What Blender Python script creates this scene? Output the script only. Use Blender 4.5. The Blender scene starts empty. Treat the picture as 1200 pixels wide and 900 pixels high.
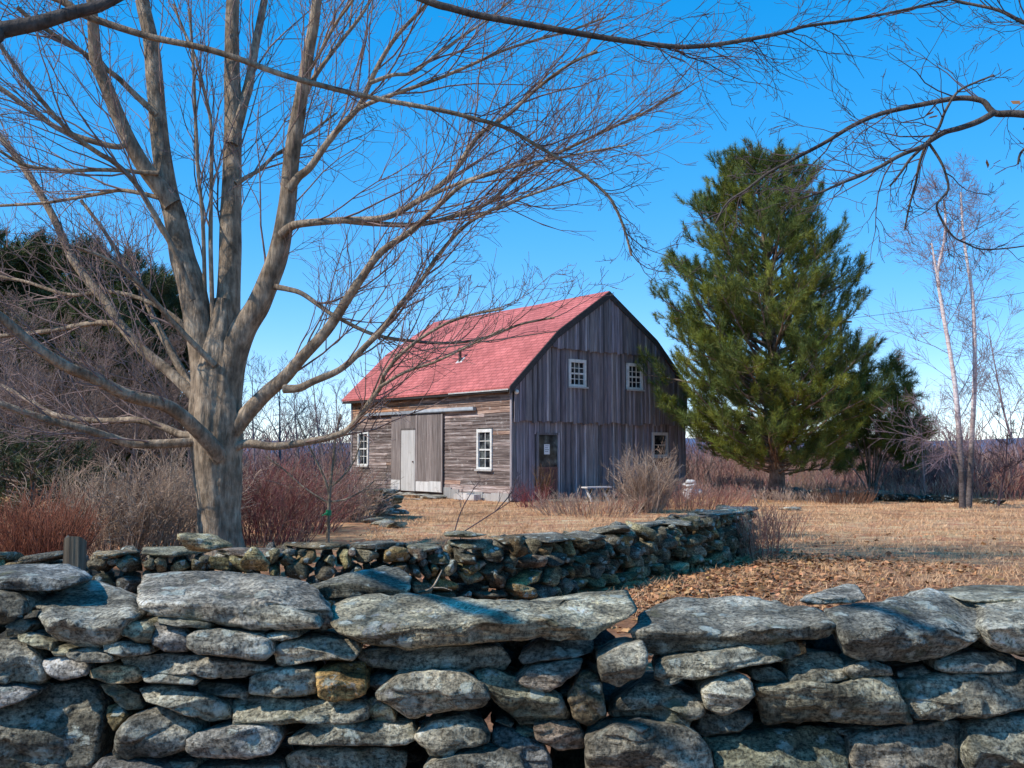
import bpy, math, random
import numpy as np
from mathutils import Vector, noise, Matrix

R = random.Random(7)
NR = np.random.default_rng(11)
SC = bpy.context.scene
COL = SC.collection
F, EYE, HOR = 1150.0, 1.6, 528.0
PITCH = math.atan((HOR - 450) / F)
CP, SP = math.cos(PITCH), math.sin(PITCH)

def P(px, py, Y):
    u = (px - 600) / F; v = (450 - py) / F
    d = (u, CP - v * SP, SP + v * CP)
    t = Y / d[1]
    return Vector((d[0] * t, Y, EYE + d[2] * t))

# ------------------------------------------------------------------ objects
def tag(o, label=None, cat=None, group=None, kind=None):
    if label: o['label'] = label
    if cat: o['category'] = cat
    if group: o['group'] = group
    if kind: o['kind'] = kind
    return o

def empty(name, loc, label=None, cat=None, rz=0.0, group=None, kind=None):
    o = bpy.data.objects.new(name, None); COL.objects.link(o)
    o.location = loc; o.rotation_euler = (0, 0, rz); o.empty_display_size = 0.2
    return tag(o, label, cat, group, kind)

def mesh_obj(name, V, faces, mats, parent=None, mi=None, tint=None, smooth=True, offset=None):
    """V (n,3); faces: list of int arrays (k,3)/(k,4) ; mi: list of per-face material arrays ; tint (n,3) per-vertex"""
    V = np.asarray(V, dtype=np.float32)
    if offset is not None: V = V - np.asarray(offset, dtype=np.float32)
    faces = [np.asarray(f, dtype=np.int32) for f in faces if len(f)]
    me = bpy.data.meshes.new(name)
    me.vertices.add(len(V)); me.vertices.foreach_set('co', V.ravel())
    nl = sum(f.size for f in faces); npoly = sum(len(f) for f in faces)
    me.loops.add(nl); me.polygons.add(npoly)
    me.loops.foreach_set('vertex_index', np.concatenate([f.ravel() for f in faces]))
    tot = np.concatenate([np.full(len(f), f.shape[1], np.int32) for f in faces])
    st = np.concatenate([[0], np.cumsum(tot)[:-1]]).astype(np.int32)
    me.polygons.foreach_set('loop_start', st)
    if mi is not None:
        me.polygons.foreach_set('material_index', np.concatenate([np.asarray(m, np.int32) for m in mi if len(m)]))
    me.polygons.foreach_set('use_smooth', np.full(npoly, bool(smooth)))
    if tint is not None:
        a = me.attributes.new('tint', 'FLOAT_COLOR', 'POINT')
        c = np.ones((len(V), 4), np.float32); c[:, :3] = np.asarray(tint, np.float32).reshape(len(V), -1)
        a.data.foreach_set('color', c.ravel())
    me.update(calc_edges=True); me.validate()
    for m in (mats if isinstance(mats, (list, tuple)) else [mats]): me.materials.append(m)
    o = bpy.data.objects.new(name, me); COL.objects.link(o)
    if parent is not None: o.parent = parent
    return o

class Geo:
    """collects boxes / quads / prisms with a per-piece tint"""
    def __init__(s): s.V = []; s.Q = []; s.T = []; s.C = []; s.mq = []; s.mt = []
    def verts(s, vs, c=1.0):
        i = len(s.V); s.V.extend([tuple(v) for v in vs])
        c = (c, c, c) if not isinstance(c, (tuple, list)) else tuple(c)
        s.C.extend([c] * len(vs)); return i
    def quad(s, vs, c=1.0, m=0):
        i = s.verts(vs, c); s.Q.append((i, i + 1, i + 2, i + 3)); s.mq.append(m)
    def hexa(s, v, c=1.0, m=0):          # v: 8 corners, bottom 4 (ccw) then top 4
        i = s.verts(v, c)
        for f in ((3, 2, 1, 0), (4, 5, 6, 7), (0, 1, 5, 4), (1, 2, 6, 5), (2, 3, 7, 6), (3, 0, 4, 7)):
            s.Q.append(tuple(i + k for k in f)); s.mq.append(m)
    def box(s, a, b, c=1.0, m=0):
        x0, y0, z0 = a; x1, y1, z1 = b
        if x0 > x1: x0, x1 = x1, x0
        if y0 > y1: y0, y1 = y1, y0
        if z0 > z1: z0, z1 = z1, z0
        s.hexa([(x0, y0, z0), (x1, y0, z0), (x1, y1, z0), (x0, y1, z0), (x0, y0, z1), (x1, y0, z1), (x1, y1, z1), (x0, y1, z1)], c, m)
    def bar(s, p, q, w, h, c=1.0, m=0):
        p = Vector(p); q = Vector(q); d = (q - p).normalized()
        up = Vector((0, 0, 1)) if abs(d.z) < .95 else Vector((1, 0, 0))
        sx = d.cross(up).normalized() * w / 2; sy = sx.cross(d).normalized() * h / 2
        s.hexa([p - sx - sy, p + sx - sy, p + sx + sy, p - sx + sy, q - sx - sy, q + sx - sy, q + sx + sy, q - sx + sy], c, m)
    def build(s, name, mats, parent=None, smooth=False, offset=None):
        return mesh_obj(name, s.V, [s.Q, s.T], mats, parent, [s.mq, s.mt], s.C, smooth, offset)

class Tubes:
    """many tapered tubes in one mesh, built in batches"""
    def __init__(s): s.g = {}
    def add(s, pts, rad, sides=3, mat=0, tint=(1, 1, 1)):
        s.g.setdefault((len(pts), sides), []).append((pts, rad, mat, tint))
    def count(s): return sum(len(v) for v in s.g.values())
    def arrays(s):
        Vs, Fs, Ms, Cs = [], [], [], []; base = 0
        for (n, k), L in s.g.items():
            p = np.array([[tuple(v) for v in l[0]] for l in L], np.float64); r = np.array([l[1] for l in L], np.float64)
            m = len(L)
            t = np.empty_like(p); t[:, 1:-1] = p[:, 2:] - p[:, :-2]; t[:, 0] = p[:, 1] - p[:, 0]; t[:, -1] = p[:, -1] - p[:, -2]
            t /= np.linalg.norm(t, axis=2, keepdims=True) + 1e-9
            ov = p[:, -1] - p[:, 0]; ov /= np.linalg.norm(ov, axis=1, keepdims=True) + 1e-9
            ref = np.where(np.abs(ov[:, 2:3]) < .8, np.array([[0, 0, 1.]]), np.array([[1., .2, 0]]))
            a = np.cross(t, ref[:, None, :]); a /= np.linalg.norm(a, axis=2, keepdims=True) + 1e-9
            b = np.cross(t, a)
            th = np.arange(k) / k * 2 * math.pi
            ring = a[:, :, None, :] * np.cos(th)[None, None, :, None] + b[:, :, None, :] * np.sin(th)[None, None, :, None]
            v = p[:, :, None, :] + ring * r[:, :, None, None]
            idx = base + np.arange(m * n * k).reshape(m, n, k)
            i0 = idx[:, :-1, :]; i1 = idx[:, 1:, :]
            q = np.stack([i0, np.roll(i0, -1, 2), np.roll(i1, -1, 2), i1], -1)
            Vs.append(v.reshape(-1, 3)); Fs.append(q.reshape(-1, 4))
            Ms.append(np.repeat(np.array([l[2] for l in L]), (n - 1) * k))
            Cs.append(np.repeat(np.array([l[3] for l in L], np.float64), n * k, axis=0)); base += m * n * k
        return np.concatenate(Vs), np.concatenate(Fs), np.concatenate(Ms), np.concatenate(Cs)
    def build(s, name, mats, parent=None, offset=None):
        if not s.g: return None
        V, Q, Mi, C = s.arrays()
        return mesh_obj(name, V, [Q], mats, parent, [Mi], C, True, offset)

# ------------------------------------------------------------------ materials
class NT:
    def __init__(s, name):
        s.m = bpy.data.materials.new(name); s.m.use_nodes = True
        s.t = s.m.node_tree; s.t.nodes.clear()
        s.out = s.n('ShaderNodeOutputMaterial'); s.b = s.n('ShaderNodeBsdfPrincipled')
        s.l(s.b.outputs[0], s.out.inputs[0]); s.b.inputs['Specular IOR Level'].default_value = 0.25
    def n(s, k, **kw):
        o = s.t.nodes.new(k)
        for a, v in kw.items(): setattr(o, a, v)
        return o
    def l(s, a, b): s.t.links.new(a, b)
    def coord(s, kind='Object', scale=(1, 1, 1), rot=(0, 0, 0)):
        c = s.n('ShaderNodeTexCoord'); m = s.n('ShaderNodeMapping')
        m.inputs['Scale'].default_value = scale; m.inputs['Rotation'].default_value = rot
        s.l(c.outputs[kind], m.inputs[0]); return m.outputs[0]
    def noise(s, vec, scale, detail=5, rough=.55, dist=0.0):
        o = s.n('ShaderNodeTexNoise'); o.inputs['Scale'].default_value = scale; o.inputs['Detail'].default_value = detail
        o.inputs['Roughness'].default_value = rough; o.inputs['Distortion'].default_value = dist
        s.l(vec, o.inputs['Vector']); return o.outputs['Fac']
    def ramp(s, fac, stops, interp='LINEAR'):
        o = s.n('ShaderNodeValToRGB'); e = o.color_ramp.elements; o.color_ramp.interpolation = interp
        while len(e) < len(stops): e.new(0.5)
        for k, (p, c) in enumerate(stops):
            e[k].position = p; e[k].color = (*c, 1) if isinstance(c, (tuple, list)) else (c, c, c, 1)
        s.l(fac, o.inputs[0]); return o.outputs[0]
    def mix(s, fac, a, b, mode='MIX'):
        o = s.n('ShaderNodeMix', data_type='RGBA', blend_type=mode)
        for k, v in ((0, fac), (6, a), (7, b)):
            if hasattr(v, 'links'): s.l(v, o.inputs[k])
            else: o.inputs[k].default_value = v if k == 0 else ((*v, 1) if isinstance(v, (tuple, list)) else (v, v, v, 1))
        return o.outputs[2]
    def math(s, op, a, b=0.5):
        o = s.n('ShaderNodeMath', operation=op)
        for k, v in ((0, a), (1, b)):
            if hasattr(v, 'links'): s.l(v, o.inputs[k])
            else: o.inputs[k].default_value = v
        return o.outputs[0]
    def tint(s, col):
        a = s.n('ShaderNodeAttribute'); a.attribute_name = 'tint'
        return s.mix(1.0, col, a.outputs['Color'], 'MULTIPLY')
    def bump(s, h, strength=.4, dist=.02):
        o = s.n('ShaderNodeBump'); o.inputs['Strength'].default_value = strength; o.inputs['Distance'].default_value = dist
        s.l(h, o.inputs['Height']); s.l(o.outputs[0], s.b.inputs['Normal'])
    def fin(s, col, rough=.85):
        s.l(col, s.b.inputs['Base Color'])
        if hasattr(rough, 'links'): s.l(rough, s.b.inputs['Roughness'])
        else: s.b.inputs['Roughness'].default_value = rough
        return s.m

def plain(name, stops, scale=6, rough=.85, stretch=(1, 1, 1), bump=.3, bscale=30, tint=True, detail=5, bdist=.01):
    t = NT(name); v = t.coord('Object', stretch)
    c = t.ramp(t.noise(v, scale, detail), stops)
    if tint: c = t.tint(c)
    if bump: t.bump(t.noise(v, bscale, 4), bump, bdist)
    return t.fin(c, rough)

def stone_mat():
    t = NT('lichen_stone'); v = t.coord('Object')
    c = t.ramp(t.noise(v, 2.3, 6, .6), [(.32, (.098, .090, .068)), (.5, (.20, .183, .142)), (.66, (.37, .342, .272))])
    c = t.tint(c)
    strat = t.noise(t.coord('Object', (1.2, 1.2, 11), (.08, .05, 0)), 4, 5, .6)
    c = t.mix(.55, c, t.ramp(strat, [(.36, .2), (.6, .8)]), 'OVERLAY')
    fine = t.noise(v, 60, 5, .75)
    c = t.mix(.9, c, t.ramp(fine, [(.39, .12), (.59, .88)]), 'OVERLAY')
    mid = t.noise(v, 14, 5, .65)
    c = t.mix(.5, c, t.ramp(mid, [(.36, .2), (.64, .8)]), 'OVERLAY')
    c = t.mix(.7, c, t.ramp(t.noise(v, 5, 4, .55), [(.36, .2), (.62, .82)]), 'OVERLAY')
    # pale lichen crust, ragged patches
    vo = t.n('ShaderNodeTexVoronoi'); vo.inputs['Scale'].default_value = 9.0; t.l(v, vo.inputs['Vector'])
    d = t.math('ADD', vo.outputs['Distance'], t.math('MULTIPLY', t.math('SUBTRACT', t.noise(v, 38, 4, .7), .5), .75))
    big = t.noise(v, 2.9, 3)
    lich = t.math('MULTIPLY', t.ramp(d, [(.22, 1.0), (.31, 0.0)]), t.ramp(big, [(.40, 0.0), (.5, 1.0)]))
    c = t.mix(t.math('MULTIPLY', lich, .85), c, t.ramp(t.noise(v, 30, 4, .7), [(.35, (.30, .33, .27)), (.65, (.60, .63, .55))]))
    l2 = t.math('MULTIPLY', t.ramp(t.noise(v, 11, 6, .7), [(.57, 0.0), (.66, 1.0)]), t.ramp(t.noise(v, 1.7, 2), [(.45, 0.0), (.6, 1.0)]))
    c = t.mix(t.math('MULTIPLY', l2, .7), c, (.42, .41, .38))
    l3 = t.ramp(t.noise(v, 5.5, 5, .6), [(.6, 0.0), (.72, 1.0)])
    c = t.mix(t.math('MULTIPLY', l3, .6), c, (.13, .13, .06))
    h = t.math('ADD', t.math('MULTIPLY', fine, .35), t.math('ADD', t.math('MULTIPLY', strat, .6), t.math('ADD', t.math('MULTIPLY', mid, .6), t.math('MULTIPLY', lich, .18))))
    t.bump(h, 1.0, .045)
    return t.fin(c, .92)

def wood_mat(name, stops, axis, rough=.85, dirt=None):
    """weathered boards: streaks run along axis (0 x,1 y,2 z)"""
    s = [14, 14, 14]; s[axis] = .7
    t = NT(name); v = t.coord('Object', tuple(s)); w = t.coord('Object')
    c = t.ramp(t.noise(v, 1.6, 6, .65), stops)
    c = t.tint(c)
    if dirt: c = t.mix(t.math('MULTIPLY', t.ramp(t.noise(w, dirt[1], 6, .7), [(dirt[2], 0.0), (dirt[2] + .1, 1.0)]), dirt[3]), c, dirt[0])
    t.bump(t.noise(v, 3, 5, .6), .5, .012)
    return t.fin(c, rough)

def bark_mat(name, stops, vert=.25, scale=9, bump=.7):
    t = NT(name); v = t.coord('Object', (1, 1, vert)); w = t.coord('Object')
    n = t.noise(v, scale * 2, 6, .65)
    c = t.tint(t.ramp(t.noise(w, scale * .35, 6, .6), stops))
    c = t.mix(.6, c, t.ramp(n, [(.36, .2), (.6, .85)]), 'OVERLAY')
    c = t.mix(.25, c, t.ramp(t.noise(w, 1.6, 4, .6), [(.36, .25), (.64, .8)]), 'OVERLAY')
    t.bump(n, bump, .04); return t.fin(c, .95)

def shingle_mat():
    t = NT('red_shingle'); v = t.coord('Object')
    sx = t.n('ShaderNodeSeparateXYZ'); t.l(v, sx.inputs[0])
    cb = t.n('ShaderNodeCombineXYZ'); t.l(sx.outputs['Y'], cb.inputs['X']); t.l(t.math('MULTIPLY', sx.outputs['Z'], 1.35), cb.inputs['Y'])
    br = t.n('ShaderNodeTexBrick'); t.l(cb.outputs[0], br.inputs['Vector'])
    br.inputs['Scale'].default_value = 1.0; br.inputs['Brick Width'].default_value = .33; br.inputs['Row Height'].default_value = .145
    br.inputs['Mortar Size'].default_value = .010; br.inputs['Color1'].default_value = (.54, .16, .145, 1); br.inputs['Color2'].default_value = (.45, .125, .112, 1)
    br.inputs['Mortar'].default_value = (.17, .045, .045, 1); br.inputs['Mortar Smooth'].default_value = .3; br.offset = .5
    c = t.mix(.5, br.outputs['Color'], t.ramp(t.noise(v, .8, 6, .65), [(.36, .28), (.64, .72)]), 'OVERLAY')
    c = t.mix(.35, c, t.ramp(t.noise(t.coord('Object', (1, 6, .5)), 1.5, 5, .7), [(.3, .25), (.7, .7)]), 'OVERLAY')
    c = t.mix(.3, c, t.ramp(t.noise(v, 90, 2), [(.3, .2), (.7, .8)]), 'OVERLAY')
    t.bump(br.outputs['Fac'], -.3, .01); return t.fin(c, .9)

def ground_mat():
    t = NT('dry_field'); v = t.coord('Object'); g = t.n('ShaderNodeNewGeometry')
    sx = t.n('ShaderNodeSeparateXYZ'); t.l(g.outputs['Position'], sx.inputs[0])
    a = t.noise(v, .35, 6, .6); b = t.noise(v, 3.2, 6, .7); f = t.noise(t.coord('Object', (1, 1.8, 1)), 24, 5, .75)
    lawn = t.ramp(a, [(.32, (.46, .235, .11)), (.5, (.68, .385, .195)), (.68, (.78, .49, .27))])
    lawn = t.mix(.8, lawn, t.ramp(b, [(.36, .2), (.64, .78)]), 'OVERLAY')
    lawn = t.mix(t.math('MULTIPLY', t.ramp(t.noise(v, 1.1, 6, .7), [(.54, 0.0), (.66, 1.0)]), .55), lawn, (.22, .17, .07))
    lawn = t.mix(.6, lawn, t.ramp(t.noise(t.coord('Object', (.6, 1.6, 1)), .9, 5, .65), [(.38, .22), (.62, .72)]), 'OVERLAY')
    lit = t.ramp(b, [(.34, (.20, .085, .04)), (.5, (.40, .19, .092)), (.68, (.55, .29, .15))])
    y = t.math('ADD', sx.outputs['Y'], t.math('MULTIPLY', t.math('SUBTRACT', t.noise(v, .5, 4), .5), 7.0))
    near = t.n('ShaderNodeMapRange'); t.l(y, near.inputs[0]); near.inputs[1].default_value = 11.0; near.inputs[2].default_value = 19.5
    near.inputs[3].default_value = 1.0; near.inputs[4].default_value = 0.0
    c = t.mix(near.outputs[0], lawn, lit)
    far = t.n('ShaderNodeMapRange'); t.l(y, far.inputs[0]); far.inputs[1].default_value = 36.0; far.inputs[2].default_value = 42.0
    c = t.mix(far.outputs[0], c, t.ramp(a, [(.35, (.27, .14, .10)), (.65, (.42, .25, .16))]))
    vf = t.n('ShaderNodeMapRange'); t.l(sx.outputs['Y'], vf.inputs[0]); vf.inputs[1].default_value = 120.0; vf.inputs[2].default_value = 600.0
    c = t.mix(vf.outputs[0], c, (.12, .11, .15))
    c = t.mix(.7, c, t.ramp(f, [(.33, .2), (.66, .8)]), 'OVERLAY')
    t.bump(t.math('ADD', f, b), .9, .06); return t.fin(c, .95)

def glass_mat():
    t = NT('dark_window_glass'); v = t.coord('Object')
    t.b.inputs['Specular IOR Level'].default_value = .22
    return t.fin(t.ramp(t.noise(v, 3, 3), [(.42, (.010, .012, .016)), (.58, (.05, .056, .06)), (.72, (.16, .18, .17))]), .1)  # paler patches are window reflections painted into the pane colour

STONE = stone_mat()
BARK = bark_mat('maple_bark', [(.3, (.115, .083, .055)), (.5, (.25, .187, .13)), (.70, (.39, .31, .225))], .2, 10, 1.0)
TWIG = plain('maple_twig', [(.3, (.15, .10, .09)), (.7, (.31, .22, .20))], 5, bump=0)
DARKBARK = bark_mat('dark_branch_bark', [(.3, (.05, .04, .036)), (.7, (.12, .10, .085))], .4)
DTWIG = plain('dark_twig', [(.3, (.06, .042, .045)), (.7, (.13, .09, .095))], 5, bump=0)
PINEBARK = bark_mat('pine_bark', [(.3, (.10, .065, .05)), (.5, (.19, .135, .105)), (.7, (.29, .22, .18))], .5, 7, .9)
NEEDLE = plain('pine_needle', [(.3, (.095, .145, .03)), (.7, (.21, .245, .06))], 1.2, .55, bump=0)
DNEEDLE = plain('dark_needle', [(.3, (.045, .065, .022)), (.7, (.10, .118, .042))], 1.0, .6, bump=0)
BIRCHBARK = bark_mat('birch_bark', [(.3, (.30, .23, .22)), (.5, (.62, .52, .50)), (.7, (.74, .66, .63))], 3.0, 5, .3)
TWIGW = plain('birch_twig', [(.3, (.20, .13, .15)), (.7, (.33, .23, .25))], 5, bump=0)
BRUSH = plain('brush_stem', [(.3, (.7, .7, .7)), (.7, (1, 1, 1))], 3, bump=0)
LEAF = plain('fallen_leaf', [(.3, (.30, .135, .055)), (.7, (.50, .27, .13))], 2.0, .8, bump=0)
BLADE = plain('dry_grass_blade', [(.3, (.56, .31, .155)), (.7, (.82, .53, .31))], .8, .8, bump=0)
CLAP = wood_mat('clapboard', [(.3, (.05, .036, .034)), (.46, (.15, .112, .10)), (.6, (.27, .222, .205)), (.72, (.50, .46, .44))], 1, dirt=((.5, .46, .43), 5, .58, .5))
BATTEN = wood_mat('grey_barn_board', [(.3, (.105, .095, .102)), (.5, (.195, .175, .185)), (.7, (.32, .29, .305))], 2)
DOORWOOD = wood_mat('barn_door_board', [(.3, (.10, .08, .075)), (.5, (.19, .16, .15)), (.7, (.30, .265, .25))], 2, dirt=((.5, .47, .45), 7, .63, .5))
PALE = wood_mat('pale_worn_paint', [(.3, (.42, .40, .38)), (.6, (.62, .60, .58))], 2, dirt=((.28, .25, .22), 5, .58, .5))
WHITE = plain('white_paint', [(.3, (.52, .51, .48)), (.7, (.78, .78, .75))], 9, .6, bump=.15)
RAILM = plain('grey_metal_rail', [(.3, (.30, .33, .36)), (.7, (.42, .45, .48))], 5, .5, bump=.1)
DARKWOOD = wood_mat('dark_trim_board', [(.3, (.035, .03, .03)), (.7, (.09, .08, .078))], 1)
REDWOOD = wood_mat('red_worn_board', [(.3, (.09, .04, .035)), (.7, (.18, .09, .075))], 2)
GLASS = glass_mat()
PIPE = plain('rusty_pipe', [(.3, (.05, .022, .02)), (.7, (.11, .05, .04))], 12)
SHING = shingle_mat()
PAPER = plain('paper_notice', [(.3, (.7, .7, .72)), (.7, (.8, .8, .8))], 20, bump=0)
INK = plain('notice_ink', [(.3, (.05, .05, .06)), (.7, (.1, .1, .11))], 20, bump=0)
POSTW = wood_mat('grey_post_wood', [(.35, (.07, .05, .034)), (.65, (.23, .18, .125))], 2)
TAPE = plain('green_tape', [(.3, (.02, .22, .09)), (.7, (.03, .30, .13))], 9, .5, bump=0)
WIREM = plain('black_cable', [(.3, (.03, .03, .035)), (.7, (.05, .05, .055))], 3, bump=0)

# ------------------------------------------------------------------ camera, light, sky
cam = bpy.data.objects.new('camera', bpy.data.cameras.new('camera')); COL.objects.link(cam)
cam.location = (0, 0, EYE); cam.rotation_euler = (math.pi / 2 + PITCH, 0, 0)
cam.data.sensor_width = 36; cam.data.lens = 36 * F / 1200; cam.data.clip_end = 20000; cam.data.clip_start = .05
SC.camera = cam
EL = math.radians(43)
SH = Vector((-.93, -.37, 0)).normalized()
SUN = Vector((SH.x * math.cos(EL), SH.y * math.cos(EL), math.sin(EL)))
sl = bpy.data.lights.new('sun', 'SUN'); sl.energy = 5.0; sl.angle = math.radians(.53); sl.color = (1, .92, .80)
so = bpy.data.objects.new('sun', sl); COL.objects.link(so); so.rotation_euler = SUN.to_track_quat('Z', 'Y').to_euler(); so.location = (-20, -6, 20)
w = bpy.data.worlds.new('World'); SC.world = w; w.use_nodes = True
wt = w.node_tree; bg = wt.nodes['Background']
sky = wt.nodes.new('ShaderNodeTexSky'); sky.sky_type = 'NISHITA'; sky.sun_disc = False
sky.sun_elevation = EL; sky.sun_rotation = math.atan2(SH.x, SH.y); sky.air_density = .65; sky.dust_density = 0.0; sky.ozone_density = 2.6
hs = wt.nodes.new('ShaderNodeHueSaturation'); hs.inputs['Saturation'].default_value = 2.28; hs.inputs['Value'].default_value = 4.5; hs.inputs['Hue'].default_value = .5
mx = wt.nodes.new('ShaderNodeMix'); mx.data_type = 'RGBA'; mx.blend_type = 'MULTIPLY'; mx.inputs[0].default_value = 1; mx.inputs[7].default_value = (1.05, 1.0, 1.04, 1)
gmn = wt.nodes.new('ShaderNodeGamma'); gmn.inputs[1].default_value = .45; wt.links.new(sky.outputs[0], gmn.inputs[0]); wt.links.new(gmn.outputs[0], hs.inputs['Color']); wt.links.new(hs.outputs[0], mx.inputs[6]); wt.links.new(mx.outputs[2], bg.inputs['Color'])
bg.inputs['Strength'].default_value = .125
SC.view_settings.view_transform = 'Standard'; SC.view_settings.look = 'None'; SC.view_settings.exposure = 0; SC.view_settings.gamma = 1
SC.render.engine = 'CYCLES'; SC.cycles.use_denoising = True; SC.cycles.max_bounces = 6; SC.cycles.diffuse_bounces = 3
SC.cycles.use_adaptive_sampling = True; SC.cycles.adaptive_threshold = .02

# ------------------------------------------------------------------ ground, hills
def gz(x, y):
    z = .035 * noise.noise(Vector((x * .35, y * .35, 1))) if y < 80 else 0
    if y > 48: z -= min((y - 48) * .035, 7.0)
    return z
def axis_pts(lo, hi, d, n, m):
    a = list(np.arange(lo, hi + 1e-6, d)); s = d
    out = a[:]
    x = hi
    while x < m: s *= 1.22; x += s; out.append(x)
    s = d; x = lo
    while x > -n: s *= 1.22; x -= s; out.insert(0, x)
    return np.array(out)
xs = axis_pts(-14, 26, .3, 6000, 6000); ys = axis_pts(-4, 44, .3, 30, 9000)
X, Yg = np.meshgrid(xs, ys)
Zg = np.array([[gz(x, y) for x in xs] for y in ys])
idx = np.arange(X.size).reshape(X.shape)
gq = np.stack([idx[:-1, :-1], idx[:-1, 1:], idx[1:, 1:], idx[1:, :-1]], -1).reshape(-1, 4)
ground = mesh_obj('ground', np.stack([X, Yg, Zg], -1).reshape(-1, 3), [gq], ground_mat()); tag(ground, kind='structure')

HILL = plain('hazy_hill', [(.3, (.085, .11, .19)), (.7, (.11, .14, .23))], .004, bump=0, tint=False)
hv, hq = [], []
NX = 160
for i in range(NX + 1):
    x = -4200 + 8400 * i / NX
    h = 34 + 26 * noise.noise(Vector((x * .0011, 3, 0))) + 12 * noise.noise(Vector((x * .004, 9, 0))) + 3 * noise.noise(Vector((x * .03, 5, 0))) + 12 * max(0, min(1, (x - 300) / 900))
    for dy, k in ((-400, 0), (-150, .7), (0, 1.0), (300, .6), (700, 0)):
        hv.append((x, 3600 + dy + 90 * noise.noise(Vector((x * .002, 1, 4))), -8 + (h + 8) * k))
for i in range(NX):
    for k in range(4):
        a = i * 5 + k; hq.append((a, a + 5, a + 6, a + 1))
tag(mesh_obj('hills', hv, [hq], HILL), kind='structure')

# ------------------------------------------------------------------ vegetation tools
def rv(rng=R):
    while True:
        v = Vector((rng.uniform(-1, 1), rng.uniform(-1, 1), rng.uniform(-1, 1)))
        if .05 < v.length < 1: return v.normalized()

def twig(T, p, d, L, r, lev, rng=R, up=.12, wob=.22, nch=(3, 5), ang=.75, ratio=.55, sides=3, mat=0, tint=(1, 1, 1), seg=4, rmin=.0022):
    pts = [p]; q = p.copy(); d = d.normalized(); dd = []
    for i in range(seg):
        d = (d + rv(rng) * wob + Vector((0, 0, up))).normalized()
        q = q + d * (L / seg); pts.append(q.copy()); dd.append(d.copy())
    rad = [max(rmin, r * (1 - .72 * i / seg)) for i in range(seg + 1)]
    T.add(pts, rad, sides, mat, tint)
    if lev <= 0: return
    n = rng.randint(*nch)
    for j in range(n):
        f = rng.uniform(.22, .97); k = min(seg - 1, int(f * seg)); fr = f * seg - k
        b = pts[k].lerp(pts[k + 1], fr)
        perp = dd[k].cross(rv(rng)).normalized()
        nd = (dd[k] * math.cos(ang) + perp * math.sin(ang) * rng.uniform(.7, 1.2)).normalized()
        twig(T, b, nd, L * ratio * rng.uniform(.7, 1.2) * (1.15 - .5 * f), max(rmin, r * .55 * (1.1 - .45 * f)), lev - 1, rng, up, wob, nch, ang, ratio, 3, mat, tint, max(3, seg - 1), rmin)

def smooth_path(pts, rad, n):
    """resample a polyline with Catmull-Rom"""
    pts = [Vector(p) for p in pts]; m = len(pts); out, ro = [], []
    for i in range(n):
        t = i / (n - 1) * (m - 1); k = min(m - 2, int(t)); f = t - k
        a = pts[max(0, k - 1)]; b = pts[k]; c = pts[k + 1]; d = pts[min(m - 1, k + 2)]
        v = .5 * ((2 * b) + (c - a) * f + (2 * a - 5 * b + 4 * c - d) * f * f + (3 * b - a - 3 * c + d) * f ** 3)
        out.append(v); ro.append(rad[k] * (1 - f) + rad[k + 1] * f)
    return out, ro

def along(path, f):
    k = min(len(path) - 2, int(f * (len(path) - 1))); fr = f * (len(path) - 1) - k
    return path[k].lerp(path[k + 1], fr), (path[k + 1] - path[k]).normalized()

def sprout(T, path, rad, n, L, lev, rng=R, f0=.15, up=.15, ang=.8, bias=None, mat=1, rtw=.012, **kw):
    for i in range(n):
        f = f0 + (1 - f0) * (i + rng.random()) / n
        p, t = along(path, min(f, .999)); r = rad[min(len(rad) - 1, int(f * (len(rad) - 1)))]
        perp = t.cross(rv(rng)).normalized()
        d = t * math.cos(ang) + perp * math.sin(ang)
        if bias is not None: d = d + bias
        l = L * rng.uniform(.55, 1.25) * (1.1 - .55 * f)
        twig(T, p, d, l, min(r * .6, rtw * (l / L) ** .8), lev, rng, up, mat=mat, **kw)

def lumpy(path, rad, sides, amp, seed, flare=0.0):
    """trunk tube with noise, as V, Q"""
    V = []; n = len(path)
    for i, (p, r) in enumerate(zip(path, rad)):
        t = (path[min(n - 1, i + 1)] - path[max(0, i - 1)]).normalized()
        a = t.cross(Vector((0, 1, 0.01))).normalized(); b = t.cross(a)
        for k in range(sides):
            th = 2 * math.pi * k / sides
            dr = a * math.cos(th) + b * math.sin(th)
            q = dr * 1.6 + Vector((seed, 0, p.z * .9))
            rr = r * (1 + amp * noise.noise(q) + amp * .5 * noise.noise(q * 2.7) + amp * .35 * math.sin(th * 5 + p.z * .7))
            if flare: rr *= 1 + flare * max(0, 1 - (p.z / .5)) ** 2 * (1 + .5 * math.sin(th * 4 + 1))
            V.append(p + dr * rr)
    Q = [(i * sides + k, i * sides + (k + 1) % sides, (i + 1) * sides + (k + 1) % sides, (i + 1) * sides + k) for i in range(n - 1) for k in range(sides)]
    return V, Q

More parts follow.
